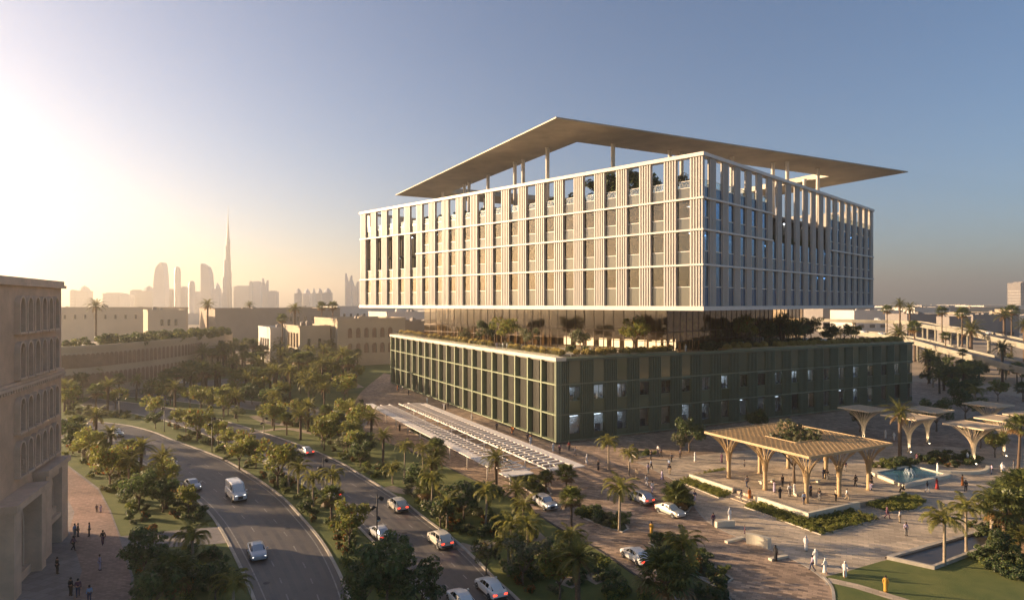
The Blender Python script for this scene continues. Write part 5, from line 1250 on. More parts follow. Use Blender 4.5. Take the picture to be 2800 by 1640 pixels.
for p in scatter([(-120.55, 174.45), (-139.02, 201.19), (-108.68, 197.41), (-85.71, 177.40), (-103.15, 171.60)], 12, 4):
    k = rng.choice(['date', 'fan']); put_palm(k, p, rng.uniform(4.5, 7), {'date': 'date palm', 'fan': 'fan palm'}[k] + ' in the strip between the two roads at far left', 'palms between the roads', rng.uniform(1.0, 1.3))
for (px, d, h, s, k, lb) in ((568, 330, 28.5, 1.7, 'date', 'very tall date palm rising beside the plain hall'), (806, 310, 26.5, 1.7, 'date', 'tall date palm above the courtyard wing'), (263, 300, 28, 1.9, 'date', 'tall palm above the far left hall in the glow'),
      (683, 480, 28, 1.7, 'date', 'small tall palm right of the plain hall'), (772, 300, 22, 1.5, 'fan', 'palm crown just left of the courtyard wing'), (880, 345, 27.5, 1.6, 'fan', 'left of two dark palms above the courtyard roof'), (910, 345, 27.5, 1.7, 'fan', 'right of two dark palms above the courtyard roof'),
      (2460, 420, 28.5, 2.0, 'date', 'left of two tall palms beside the flyover'), (2487, 400, 26, 2.2, 'date', 'right of two tall palms beside the flyover'), (2575, 380, 24.5, 1.9, 'fan', 'fan palm against the grey store'), (2630, 360, 23.5, 2.2, 'fan', 'fan palm against the white shed wall'),
      (2654, 330, 15.5, 3.0, 'date', 'huge date palm with rough trunk between the flyovers'), (2745, 330, 23, 2.2, 'date', 'date palm above the right end of the flyover'), (2765, 360, 25, 2.2, 'fan', 'fan palm behind the right end of the flyover'), (2740, 243, 12.6, 1.7, 'date', 'date palm before the lower ramp at right'),
      (2632, 262, 9.6, 1.0, 'fan', 'thin fan palm against the lower ramp'), (2425, 430, 25, 2.0, 'fan', 'dark fan palm right of the upper block'), (2500, 330, 17, 2.2, 'fan', 'fan palm with orange skirt below the upper flyover'), (2455, 300, 15.5, 2.2, 'date', 'palm crown between the two flyovers'),
      (2540, 240, 9, 1.7, 'date', 'date palm just right of the podium end'), (2585, 300, 14, 1.4, 'fan', 'fan palm under the upper flyover'), (2800, 300, 19, 2, 'date', 'date palm at the right edge by the flyover')):
    put_palm(k, ((px - 1400) / 1780 * d, d), h, lb, None, s, lean=.0)
MIDP = [(-83.72, 177.40), (-61.46, 156.28), (-44.37, 138.55), (-29.98, 121.27), (-27.56, 132.60), (-39.21, 158.64), (-50.89, 167.76), (-70.24, 178.61)]
for p in scatter(MIDP, 26, 4.2):
    k = rng.choice(['date', 'fan', 'queen', 'bright', 'olive', 'bright'])
    if k in COUNTS: put_palm(k, p, rng.uniform(3.2, 6.0), {'date': 'date palm', 'fan': 'fan palm', 'queen': 'feather palm'}[k] + ' on the sunny park lawn beyond the carriageways', 'palms of the sunny park lawn', rng.uniform(.9, 1.2))
    else: put_tree(k, p, rng.uniform(.9, 1.3), ('grey green' if k == 'olive' else 'bright green') + ' tree on the sunny park lawn beyond the carriageways', 'trees of the sunny park lawn')
FARM = [(-113.89, 166.17), (-137.97, 199.66), (-107.87, 195.93), (-82.73, 193.76), (-58.76, 209.20), (-47.90, 193.76), (-54.20, 185.55), (-77.34, 196.67), (-103.68, 190.25), (-84.85, 175.62)]
for p in scatter([(-97.94, 207.55), (-120.96, 219.71), (-109.26, 243.10), (-88.06, 261.24), (-61.52, 248.86), (-43.12, 174.45), (-54.59, 186.87), (-77.34, 196.67)], 34, 4.0):
    k = rng.choice(['bright', 'olive', 'bright', 'date']); 
    if k == 'date': put_palm(k, p, rng.uniform(4.5, 8), 'date palm on the hazy lawn behind the service road', 'palms behind the service road', rng.uniform(1.2, 1.5))
    else: put_tree(k, p, rng.uniform(1.1, 1.6), ('grey green' if k == 'olive' else 'bright green') + ' tree on the hazy lawn behind the service road', 'trees behind the service road')
for p in scatter([(-80.85, 153.09), (-65.90, 139.65), (-45.99, 116.95), (-44.97, 121.27), (-63.61, 141.54), (-84.94, 162.57)], 8, 5): put_tree('bright', p, rng.uniform(.8, 1.1), 'young bright tree along the far median', 'young median trees')
for p in scatter([(-117.61, 171.60), (-137.97, 199.66), (-109.09, 198.15), (-75.74, 177.40), (-63.28, 158.64), (-84.85, 175.62), (-104.75, 190.25), (-126.27, 193.76)], 20, 3.5):
    k = rng.choice(['bright', 'olive', 'bright']); put_tree(k, p, rng.uniform(1.0, 1.5), ('grey green' if k == 'olive' else 'bright green') + ' tree in the strip between the far roads', 'trees between the far roads')
for p in scatter([(-136.84, 199.66), (-142.25, 207.55), (-120.96, 219.71), (-100.54, 235.47), (-98.73, 209.20), (-121.98, 221.56)], 16, 4.0): put_palm(rng.choice(['date', 'fan']), p, rng.uniform(5, 8), 'palm along the far park road at left', 'palms along the far park road', rng.uniform(1.3, 1.6))
for p in scatter([(-80.84, 126.23), (-97.01, 141.54), (-84.48, 123.26), (-63.64, 105.87), (-50.11, 91.96), (-41.93, 88.85), (-56.48, 106.95)], 16, 2.6):
    k = rng.choice(['bright', 'queen', 'bright', 'date'])
    if k == 'bright': put_tree(k, p, rng.uniform(.7, 1.0), 'small bright tree in the roadside garden', 'small trees of the roadside garden')
    else: put_palm(k, p, rng.uniform(2.6, 4.2), 'palm in the roadside garden behind the red pavement', 'palms of the roadside garden', .95)
for p in scatter([(-39.45, 104.81), (-31.55, 93.60), (-25.65, 84.56), (-23.56, 87.37), (-28.10, 96.17), (-38.42, 110.32)], 5, 3.5): put_palm(rng.choice(['queen', 'queen', 'fan']), p, rng.uniform(3.4, 5.2), 'palm on the near part of the median', 'palms on the near median', .9, True)
for p in scatter([(-19.44, 101.76), (-10.89, 88.10), (-4.27, 75.99), (0.74, 65.56), (8.07, 71.83), (2.50, 88.85), (-10.43, 109.17)], 10, 4.5): put_palm(rng.choice(['queen', 'date', 'queen']), p, rng.uniform(3.0, 5.0), 'palm on the lawn between right carriageway and drive', 'palms of the near lawn', .9, True)
RPARK = [(211.79, 336.60), (205.47, 261.24), (146.98, 186.87), (133.81, 180.45), (126.59, 201.19)]
for j, p in enumerate(scatter(RPARK, 34, 3.5)):
    k = rng.choice(['fan', 'date', 'queen', 'dark', 'bright', 'dark'])
    if k in COUNTS: put_palm(k, p, rng.uniform(3.5, 7.5), {'date': 'date palm', 'fan': 'fan palm', 'queen': 'feather palm'}[k] + ' in the garden right of the podium', 'garden palms right of the podium', rng.uniform(1.1, 1.6))
    else: put_tree(k, p, rng.uniform(1.0, 1.5), ('dark' if k == 'dark' else 'bright green') + ' leafy tree in the garden right of the podium', 'garden trees right of the podium')
# ---- broad-leaved trees
TR = [('bright', (-37.39, 103.98), 1.35, 'large bright tree with forked trunk and red blossom on the median'), ('bright', (-48.30, 115.41), 1.2, 'bright flowering tree on the median just behind the white van'), ('bright', (-45.79, 116.43), .95, 'bright tree between the two largest median trees'), ('bright', (-67.47, 139.65), 1.3, 'bright tree with red blossom on the median left of the van'),
 ('bright', (-89.50, 162.57), 1.2, 'bright tree at the far end of the median'), ('bright', (-110.65, 181.70), 1.2, 'bright tree in the far left strip'), ('dark', (-83.86, 153.09), .8, 'dark low tree at the narrow end of the median'), ('bright', (-19.68, 78.73), 1.0, 'bright flowering tree on the median beside the floodlight post'),
 ('dark', (-12.07, 63.19), 1.2, 'big dark tree at the bottom of the median'), ('dark', (-8.57, 60.99), 1.0, 'dark tree at the bottom edge beside the white car'), ('dark', (-14.05, 60.99), .95, 'dark tree at the bottom edge beside the left carriageway'), ('dark', (-12.21, 69.00), .9, 'dark tree behind the big median tree'),
 ('frangipani', (-9.41, 85.94), 1.25, 'left of three spreading frangipani trees on the lawn'), ('frangipani', (-6.59, 88.85), 1.45, 'middle of three spreading frangipani trees on the lawn'), ('frangipani', (-3.35, 91.64), 1.35, 'right of three spreading frangipani trees, nearest the drive'), ('dark', (-14.72, 100.79), .9, 'grey green tree beside the lawn path'),
 ('olive', (1.15, 68.11), 1.3, 'silvery small-leaved tree at the bottom of the lawn'), ('olive', (3.03, 71.83), 1.0, 'silvery tree behind the bottom lawn tree'), ('bright', (4.73, 64.75), 1.0, 'white flowering tree left of the stout date palm'), ('olive', (-2.79, 70.86), .9, 'small silvery tree near the right carriageway kerb'),
 ('dark', (-53.45, 93.27), 1.05, 'large dark tree in the garden beside the pavement'), ('bright', (-64.13, 103.77), 1.4, 'bright tree at the pavement corner'), ('dark', (-49.34, 91.96), .85, 'dark tree beside the road in the left garden'), ('bright', (-54.03, 101.76), .9, 'small bright tree behind the dark garden trees'), ('dark', (-39.48, 69.92), .95, 'dark tree at the near end of the left garden'), ('dark', (-29.10, 63.96), .8, 'dark tree by the road kerb at the bottom'), ('dark', (-33.58, 60.99), .9, 'dark tree at the bottom edge beside the pavement'), ('bright', (-77.60, 119.07), 1.2, 'bright tree behind the stone building'), ('dark', (-86.13, 127.76), 1.2, 'dark tree touching the stone building corner'), ('bright', (-66.39, 111.49), 1.0, 'bright tree amid the roadside palms'),
 ('olive', (-51.80, 156.28), 1.1, 'left of two clipped grey trees on the park lawn'), ('olive', (-48.59, 153.09), 1.0, 'right of two clipped grey trees on the park lawn'), ('olive', (-43.31, 145.46), 1.1, 'grey tree behind the lone date palm'), ('bright', (-37.83, 136.04), .9, 'bright little tree on the park lawn'), ('dark', (-27.70, 123.26), 1.0, 'dark bushy tree on the palm lawn'), ('olive', (-32.62, 126.23), 1.2, 'feathery grey tree on the palm lawn by the kerb'), ('dark', (-27.45, 117.74), .8, 'small dark tree near the kerb of the palm lawn'),
 ('bright', (-65.84, 225.36), 1.2, 'bright tree behind the service road'), ('olive', (-61.79, 177.40), 1.3, 'grey tree before the far service road'), ('dark', (-66.28, 177.40), 1.2, 'dark tree at the left end of the service road'), ('bright', (-58.04, 243.10), 1.3, 'bright tree near the far podium end'), ('dark', (-75.89, 190.25), 1.1, 'dark tree among the grove edge'), ('olive', (-73.20, 197.41), 1.1, 'grey tree at the grove edge'), ('bright', (-85.90, 201.19), 1.1, 'bright tree at the grove edge'),
 ('dark', (35.15, 129.02), 1.3, 'dark tree before the shaded podium, right one'), ('olive', (33.00, 127.14), 1.1, 'thin tree before the shaded podium, left one'), ('dark', (54.75, 145.46), 1.1, 'dark tree behind the pavilion against the podium'), ('dark', (97.49, 149.60), 1.4, 'dark tree between parasol columns'), ('dark', (113.96, 163.58), 1.5, 'dark tree behind the nearest parasol column'), ('bright', (95.35, 132.60), 1.1, 'green tree under the parasol columns'), ('bright', (92.49, 124.73), 1.0, 'green tree right of the nearest parasol column'), ('dark', (79.84, 149.60), 1.0, 'dark tree behind the first parasol column'), ('dark', (55.21, 73.34), .7, 'dark bushy tree in the right corner bed')]
for k, p, s, lb in TR: put_tree(k, p, s, lb)
put_tree('olive', (PV + U * 10 + V * 9.2)[:2], 2.6, 'grey green tree growing through the opening of the pavilion roof', z=.72)
# ---- shrubs
KCOL = {'green': 'bright green ', 'dark': 'dark green ', 'flower': 'orange flowered ', 'grey': 'grey green '}
def shrub_row(poly, n, kinds, label, group, smin=.6, smax=1.2, mind=.9, z=.03, mass=False):
    for p in scatter(poly, n, mind):
        k = rng.choice(kinds); lb = label.replace('flowering shrub', 'shrub').replace('dark shrub', 'shrub').replace('leafy shrub', 'shrub')
        put_shrub(k, p, rng.uniform(smin, smax), (KCOL[k] + lb) if not mass else label, group, z, mass=mass)
for k_, n, kinds, smin, smax in (('a', 10, ['green', 'dark'], .6, 1.0), ('b', 12, ['green', 'dark'], .6, 1.0), ('c', 16, ['dark', 'green', 'grey'], .7, 1.1), ('d', 22, ['dark', 'green', 'flower'], .7, 1.2), ('e', 12, ['dark', 'green', 'flower'], .7, 1.2), ('f', 5, ['green'], .6, .9), ('j', 10, ['dark', 'green'], .8, 1.3)):
    shrub_row(ISL[k_], n, kinds, 'leafy shrub in the ' + INAME[k_], 'shrubs: ' + INAME[k_], smin, smax, .8, .09)
# beds round the pavilion: close rows of small round cushions
def cushions(poly, n, label):
    V_, F_ = [], []; pts = scatter(poly, n, .55)
    for (x, y) in pts:
        me = SHRUB['green'][rng.randrange(3)]; s = rng.uniform(.42, .62); a = rng.uniform(0, 6.28); ca, sa = math.cos(a) * s, math.sin(a) * s; b = len(V_)
        vs = me.vertices[:720]; V_ += [(x + v.co.x * ca - v.co.y * sa, y + v.co.x * sa + v.co.y * ca, .09 + v.co.z * s) for v in vs]; F_ += [(b + i, b + i + 1, b + i + 2, b + i + 3) for i in range(0, len(vs), 4)]
    o = obj('ground_cover', np_mesh('ground_cover', V_, F_, 'leaf_bright')); tag(o, label, 'plants', kind='stuff')
cushions(ISL['g'], 110, 'round green cushion plants in the bed left of the deck'); cushions(ISL['h'], 210, 'round green cushion plants in the bed before the deck'); cushions(ISL['i'], 90, 'dark cushion plants in the bed right of the deck')
MED = [(-17.92, 71.83), (-8.98, 63.96), (-12.22, 63.96), (-15.46, 64.75)]
shrub_row([(-16.20, 65.56), (-19.71, 73.85), (-17.81, 81.28), (-11.94, 70.86), (-8.73, 64.75)], 16, ['dark', 'green', 'dark', 'flower'], 'low dark shrub under the big median tree', 'shrubs under the median tree', .6, 1.1, mass=True)
shrub_row([(-43.84, 111.49), (-35.67, 100.79), (-29.04, 90.69), (-25.83, 91.96), (-26.60, 95.65), (-35.90, 106.51), (-41.59, 113.90)], 22, ['green', 'flower', 'dark'], 'flowering shrub on the median beside the white van', 'median shrubs by the van', .7, 1.3)
shrub_row([(-23.93, 81.92), (-19.57, 73.34), (-17.85, 79.44), (-23.66, 89.61), (-27.45, 88.85)], 14, ['green', 'flower', 'dark'], 'shrub at the foot of the bright median tree', 'shrubs by the bright median tree', .7, 1.3)
shrub_row([(-74.15, 143.47), (-46.58, 115.15), (-45.49, 119.07), (-67.70, 143.47), (-86.87, 161.07)], 22, ['green', 'flower', 'dark', 'grey'], 'shrub on the narrow far part of the median', 'far median shrubs', .7, 1.3)
shrub_row([(-5.72, 78.26), (0.75, 66.38), (8.00, 64.75), (6.64, 73.85), (1.87, 83.22), (-3.33, 84.56)], 34, ['dark', 'green', 'flower', 'grey'], 'shrub on the bottom lawn left of the drive', 'bottom lawn shrubs', .55, 1.15)
shrub_row([(-11.88, 91.96), (-6.34, 80.66), (-2.76, 81.92), (0.00, 88.85), (-3.65, 92.77), (-9.64, 95.30)], 30, ['green', 'flower', 'dark', 'grey'], 'shrub among the frangipani trees', 'shrubs among the frangipani', .6, 1.1)
shrub_row([(6.12, 68.11), (8.73, 64.75), (14.19, 64.75), (11.94, 70.86), (9.39, 75.99)], 16, ['dark', 'dark', 'green'], 'dark shrub along the bottom drive kerb', 'dark drive kerb shrubs', .6, 1.2, mass=True)
shrub_row([(-24.53, 109.17), (-18.12, 100.79), (-12.40, 91.96), (-17.17, 109.17), (-24.64, 121.83), (-37.25, 132.60)], 28, ['green', 'dark', 'flower', 'grey'], 'shrub on the palm lawn beside the right carriageway', 'palm lawn shrubs', .6, 1.2)
shrub_row([(-70.96, 180.45), (-47.91, 149.60), (-30.12, 121.83), (-30.18, 134.30), (-43.90, 156.28), (-63.78, 177.40)], 30, ['grey', 'green', 'dark', 'flower'], 'shrub on the park lawn beyond the roads', 'park lawn shrubs', .7, 1.4)
shrub_row([(-48.18, 81.28), (-39.40, 87.66), (-54.76, 104.81), (-73.24, 121.83), (-93.24, 136.04), (-84.83, 123.26), (-66.24, 104.81), (-55.80, 91.96)], 64, ['dark', 'green', 'dark', 'flower', 'grey'], 'shrub in the roadside garden behind the pavement', 'roadside garden shrubs', .6, 1.3, mass=True)
shrub_row([(-44.29, 75.45), (-34.55, 78.84), (-25.83, 64.75), (-37.10, 64.75)], 34, ['dark', 'dark', 'green', 'flower'], 'dark shrub in the near left garden', 'near left garden shrubs', .6, 1.2, mass=True)
shrub_row([(-63.87, 149.60), (-87.27, 168.84), (-117.57, 190.25), (-132.80, 193.76), (-115.72, 168.84), (-91.90, 163.58)], 26, ['grey', 'green'], 'shrub between the far roads at left', 'far road shrubs', .8, 1.5, mass=True)
shrub_row([(52.18, 74.91), (63.44, 80.66), (53.57, 68.11), (52.46, 71.83)], 34, ['dark', 'dark', 'green'], 'dark shrub in the right corner bed', 'right corner shrubs', .5, 1.0, mass=True)
shrub_row([(60.35, 85.94), (73.62, 93.60), (64.43, 81.92), (58.91, 80.66)], 30, ['dark', 'green'], 'shrub under the fan palms at right', 'shrubs under right fan palms', .5, 1.0, mass=True)
shrub_row([(74.94, 121.27), (81.28, 124.73), (89.93, 121.27), (78.49, 116.43)], 22, ['dark', 'green', 'flower'], 'dark shrub on the shaded plaza among parasol columns', 'shaded plaza shrubs', .8, 1.4, mass=True)
shrub_row([(64.82, 117.74), (73.58, 121.27), (72.76, 117.74), (65.27, 113.90)], 16, ['dark', 'green'], 'dark shrub in the bed behind the fountain', 'shrubs behind the fountain', .8, 1.3, mass=True)
shrub_row([(-49.73, 201.19), (-40.94, 186.87), (-36.76, 163.58), (-49.83, 177.40)], 16, ['grey', 'green', 'dark'], 'shrub beside the service road end', 'service road shrubs', .8, 1.4, mass=True)
# ---- garden on the podium roof
def pw(u, v): q = P0 + U * u + V * v; return (q.x, q.y)
def rim(name, u0, u1, v0, v1, z, h, m, label=None):
    q = MB(); pbox(q, u0, u1, v0, v1, z, z + h); return obj(name, q.mesh(name, m), pod, P0)
gold = [leafcloud('tuft', [(0, 0, .45, .75, .75, .7)], 260, .20, ['leaf_sunlit', 'leaf_bright'], .25, up=.0) for k in range(2)]
for (u0, u1, v0, v1, zz) in ((2.6, 30, 2.3, 5.2, 17.56), (38, 86, 2.3, 4.8, 17.56), (90, 114, 2.3, 6, 17.56), (1.4, 4.2, 6.5, 34, 17.56), (1.4, 4.2, 50, 122, 17.56)):
    rim('planter', u0, u1, v0, v1, zz, .75, 'timber')
    n = int((u1 - u0) * (v1 - v0) / 1.9)
    V_, F_, = [], []
    for k in range(n):
        me = gold[k % 2]; x, y = pw(rng.uniform(u0 + .3, u1 - .3), rng.uniform(v0 + .3, v1 - .3)); s = rng.uniform(.8, 1.3); b_ = len(V_); a = rng.uniform(0, 6.28); ca, sa = math.cos(a) * s, math.sin(a) * s
        V_ += [(x + v.co.x * ca - v.co.y * sa, y + v.co.x * sa + v.co.y * ca, zz + .75 + v.co.z * s) for v in me.vertices]; F_ += [(b_ + i, b_ + i + 1, b_ + i + 2, b_ + i + 3) for i in range(0, len(me.vertices), 4)]
    tag(obj('grass', np_mesh('grass', V_, F_, 'leaf_sunlit')), 'sunlight-painted gold ornamental grass in a planter along the podium roof edge', 'grass', kind='stuff')
rim('deck_boards', 4.3, 40, 6, 120, 17.55, .12, 'parapet_stone')
def roof_tree(kind, u, v, s, lb): put_tree(kind, pw(u, v), s, lb, 'trees on the podium roof', 17.62)
roof_tree('bright', 36, 6.5, 1.5, 'leafy tree before the lobby glass, left part of the podium roof'); roof_tree('olive', 26, 8, 1.5, 'grey tree on the podium roof left of the near corner'); roof_tree('olive', 10, 13, 1.6, 'grey tree above the near podium corner'); roof_tree('bright', 7, 26, 1.6, 'multi-stemmed tree before the lit lobby'); roof_tree('olive', 60, 5.5, 1.2, 'small grey tree on the far left podium roof'); roof_tree('dark', 48, 6.5, 1.3, 'dark tree before the curtained lobby glass')
for k in range(26):
    v = rng.uniform(46, 112); u = rng.uniform(6, 26); roof_tree(rng.choice(['dark', 'bright', 'olive']), u, v, rng.uniform(1.0, 1.6), 'leafy tree in the dense right garden of the podium roof')
for k in range(5): put_palm('date', pw(rng.uniform(12, 26), (44, 52, 66, 84, 96)[k]), rng.uniform(4.5, 7.0), 'palm in the dense right garden of the podium roof', 'palms on the podium roof', 1.3, z=17.6)
for k in range(46):
    v = rng.uniform(42, 116); put_shrub(rng.choice(['dark', 'grey', 'dark']), pw(rng.uniform(5, 14), v), rng.uniform(1.0, 1.9), 'dark shrub in the dense garden on the right half of the podium roof', 'shrubs on the right podium roof', 17.6, mass=True)
for k in range(34):
    u = rng.uniform(8, 70); put_shrub(rng.choice(['dark', 'grey', 'green']), pw(u, rng.uniform(5.5, 8.5) + (8 if u < 18 else 0)), rng.uniform(.8, 1.5), 'shrub along the lobby glass on the sunlit podium roof', 'shrubs on the sunlit podium roof', 17.6, mass=True)
gr = MB()
for u0, u1 in ((0, 0),): pass
gme = MB().box((0, -.02, 0), (5.8, .02, 1.15)).mesh('glass_guard', 'glass_rail')
for i in range(19): obj('glass_guard', gme, pod, P0 + U * (i * 6.1 + 2) + V * 1.9 + ZV * (ZT + .75), RZ_PL)
# ---- plants on the upper roof terrace
def uw(a, b_): q = C0 + A * a + B * b_; return (q.x, q.y)
for (a, b_, s, k, lb) in ((6, 4.0, 1.5, 'olive', 'olive tree in a pot near the corner of the top terrace'), (19, 6, 1.8, 'dark', 'dark tree on the top terrace, second from the corner'), (24, 6, 1.7, 'dark', 'dark tree on the top terrace, third from the corner'), (29, 5, 1.4, 'dark', 'dark tree on the top terrace, fourth from the corner')):
    put_tree(k, uw(a, b_), s, lb, 'trees on the top terrace', UZ[3] + .3)
rim_ = MB(); ubox(rim_, 32, 102, 2.0, 5.6, UZ[3] + .31, UZ[3] + 2.0); obj('planter', rim_.mesh('planter', 'cream_metal'), up, P0)
for k in range(75):
    a = rng.uniform(33, 100); put_shrub(rng.choice(['dark', 'dark', 'grey']), uw(a, rng.uniform(3.2, 4.6)), rng.uniform(1.6, 2.3), 'tall shrub behind the guard of the top terrace', 'hedge shrubs on the top terrace', UZ[3] + rng.uniform(1.9, 2.6), mass=True)
for k in range(12): put_shrub('dark', uw(rng.uniform(94, 122), rng.uniform(3, 6)), rng.uniform(1.0, 1.6), 'shrub in the open loggia at the left end', 'loggia shrubs', UZ[1] + 2.0, mass=True)
for k in range(10): put_shrub('dark', uw(rng.uniform(2.5, 4), rng.uniform(38, 70)), rng.uniform(1.2, 2.0), 'shrub in the tall opening of the shaded upper face', 'shrubs in the shaded opening', UZ[2] - .1, mass=True)
# roof garden on the left building
for k in range(70):
    i = rng.randrange(3, len(cv) - 1); f = rng.uniform(.06, .9); p = (ROOFG[0][i][0] * (1 - f) + ROOFG[1][i][0] * f, ROOFG[0][i][1] * (1 - f) + ROOFG[1][i][1] * f)
    put_shrub(rng.choice(['green', 'dark', 'green']), p, rng.uniform(1.8, 3.4), 'bushy plant on the roof of the hazy roof garden building', 'plants of the left roof garden', 15.2, mass=True)

# undergrowth that reads as one mass, one object for each place
for lb, items in MASS.items():
    V_, F_, mi = [], [], []; names = []
    for me, p, s, z, a in items:
        ca, sa = math.cos(a) * s, math.sin(a) * s; b_ = len(V_)
        co = np.empty(len(me.vertices) * 3); me.vertices.foreach_get('co', co); co = co.reshape(-1, 3)
        V_ += np.stack([p[0] + co[:, 0] * ca - co[:, 1] * sa, p[1] + co[:, 0] * sa + co[:, 1] * ca, z + co[:, 2] * s], 1).tolist()
        F_ += (np.arange(len(co)).reshape(-1, 4) + b_).tolist()
        for m_ in me.materials:
            if m_.name not in names: names.append(m_.name)
        mi += [names.index(me.materials[q.material_index].name) for q in me.polygons]
    tag(obj('undergrowth', np_mesh('undergrowth', V_, F_, names, mi)), 'undergrowth: ' + lb, 'shrubs', kind='stuff')

# ================================================================== vehicles (x forward, y left, z up)
def rnd_sec(x, w, z0, z1, tuck=.06, crown=.03):
    """closed section ring of a body shell at station x"""
    return [(x, 0, z0), (x, w * .86, z0), (x, w, z0 + .16), (x, w, z0 + (z1 - z0) * .6), (x, w - tuck, z1 - .04), (x, w * .72, z1 + crown * .5), (x, 0, z1 + crown),
            (x, -w * .72, z1 + crown * .5), (x, -w + tuck, z1 - .04), (x, -w, z0 + (z1 - z0) * .6), (x, -w, z0 + .16), (x, -w * .86, z0)]
def wheel_meshes(r, w):
    t = MB().loft([[(math.cos(a) * rr, yy, math.sin(a) * rr) for a in [2 * math.pi * k / 16 for k in range(16)]] for rr, yy in ((r * .62, -w / 2), (r * .95, -w / 2), (r, -w * .3), (r, w * .3), (r * .95, w / 2), (r * .62, w / 2))]).mesh('tyre', 'tyre', True)
    q = MB(); q.loft([[(math.cos(a) * rr, yy, math.sin(a) * rr) for a in [2 * math.pi * k / 10 for k in range(10)]] for rr, yy in ((r * .63, -w * .48), (r * .6, -w * .52), (r * .2, -w * .46))]); q.loft([[(math.cos(a) * rr, yy, math.sin(a) * rr) for a in [2 * math.pi * k / 10 for k in range(10)]] for rr, yy in ((r * .2, w * .46), (r * .6, w * .52), (r * .63, w * .48))])
    return t, q.mesh('rim', 'rim')
def build_car(kind):
    """list of (part name, mesh, location, parent index)"""
    P = []
    if kind == 'sedan':
        st = [(2.33, .62, .30, .62), (2.22, .82, .24, .74), (1.85, .90, .22, .84), (1.1, .93, .22, .93), (.2, .93, .22, .97), (-.9, .93, .22, .98), (-1.7, .91, .22, .98), (-2.15, .86, .25, .94), (-2.32, .70, .32, .86)]
        gh = [(1.12, .76, .94, .96), (.38, .62, .96, 1.40), (-.35, .63, .96, 1.44), (-1.0, .60, .96, 1.36), (-1.85, .68, .96, .99)]; r, wb = .33, 1.42
    elif kind == 'suv':
        st = [(2.30, .66, .38, .80), (2.20, .86, .30, .96), (1.80, .94, .28, 1.04), (1.15, .96, .28, 1.10), (.2, .96, .28, 1.13), (-.9, .96, .28, 1.14), (-1.8, .95, .28, 1.14), (-2.2, .90, .32, 1.10), (-2.32, .78, .42, 1.0)]
        gh = [(1.15, .80, 1.10, 1.12), (.5, .70, 1.12, 1.62), (-.4, .71, 1.12, 1.70), (-1.5, .70, 1.12, 1.66), (-2.15, .72, 1.12, 1.16)]; r, wb = .38, 1.42
    else:
        st = [(2.62, .70, .42, .95), (2.52, .92, .34, 1.12), (2.1, 1.0, .32, 1.25), (1.5, 1.02, .32, 1.38), (.4, 1.02, .32, 1.42), (-1.5, 1.02, .32, 1.42), (-2.7, 1.01, .34, 1.42), (-2.8, .98, .40, 1.40)]
        gh = [(1.72, .92, 1.36, 1.40), (1.0, .88, 1.40, 2.42), (.3, .90, 1.40, 2.55), (-1.5, .92, 1.40, 2.56), (-2.7, .92, 1.40, 2.52)]; r, wb = .36, 1.75
    body = MB(); body.loft([rnd_sec(*s) for s in st])
    rings = []
    for (x, w, z0, z1) in gh:
        zt = max(z1, z0 + .02); wb_ = st[4][1] * .97
        rings.append([(x, 0, z0 - .1), (x, wb_ * .9, z0 - .1), (x, wb_ * .88, z0), (x, w, zt - .06), (x, w * .8, zt), (x, 0, zt + .02), (x, -w * .8, zt), (x, -w, zt - .06), (x, -wb_ * .88, z0), (x, -wb_ * .9, z0 - .1)])
    body.loft(rings); P.append(('body', body.mesh('body', 'car_white', False), (0, 0, 0)))
    # glazing set a little proud of the cabin
    def lift(p, q, s, t, off):
        n = (Vector(q) - Vector(p)).cross(Vector(t) - Vector(p)).normalized() * off; return [tuple(Vector(v) + n) for v in (p, q, s, t)]
    def inset(pts, k):
        c = sum((Vector(v) for v in pts), Vector()) / len(pts); return [tuple(c + (Vector(v) - c) * k) for v in pts]
    R0, R1, R2, R3, R4 = rings
    P.append(('windscreen', MB().face(lift(*inset([R0[8], R0[2], R1[3], R1[7]], .93), .02)).mesh('windscreen', 'car_glass'), (0, 0, 0)))
    if kind != 'van': P.append(('rear_window', MB().face(lift(*inset([R4[2], R4[8], R3[7], R3[3]], .90), .02)).mesh('rear_window', 'car_glass'), (0, 0, 0)))
    else: P.append(('rear_window', MB().face([(-2.72, .6, 1.5), (-2.72, -.6, 1.5), (-2.72, -.6, 2.2), (-2.72, .6, 2.2)]).mesh('rear_window', 'car_glass'), (0, 0, 0)))
    for a, c in ((R0, R1), (R1, R2), (R2, R3)) if kind != 'van' else ((R0, R1), (R1, R2)):
        for i0, i1, flip in ((2, 3, 0), (8, 7, 1)):
            pts = [a[i0], c[i0], c[i1], a[i1]]
            if abs(Vector(a[i1]).z - Vector(a[i0]).z) < .1: pts = [a[i0], c[i0], c[i1]]
            pts = inset(pts, .84); nrm = Vector((0, .025 if not flip else -.025, .012)); pts = [tuple(Vector(v) + nrm) for v in pts]
            P.append(('side_window', MB().face(pts if flip else pts[::-1]).mesh('side_window', 'car_glass'), (0, 0, 0)))
    if kind == 'sedan' or kind == 'suv': P.append(('sunroof', MB().face(lift((R1[0][0] - .1, -.45, R1[5][2]), (R1[0][0] - .1, .45, R1[5][2]), (R2[0][0], .47, R2[5][2]), (R2[0][0], -.47, R2[5][2]), -.02)[::-1]).mesh('sunroof', 'car_glass'), (0, 0, 0)))
    f = st[1]; zf = f[3] - .12
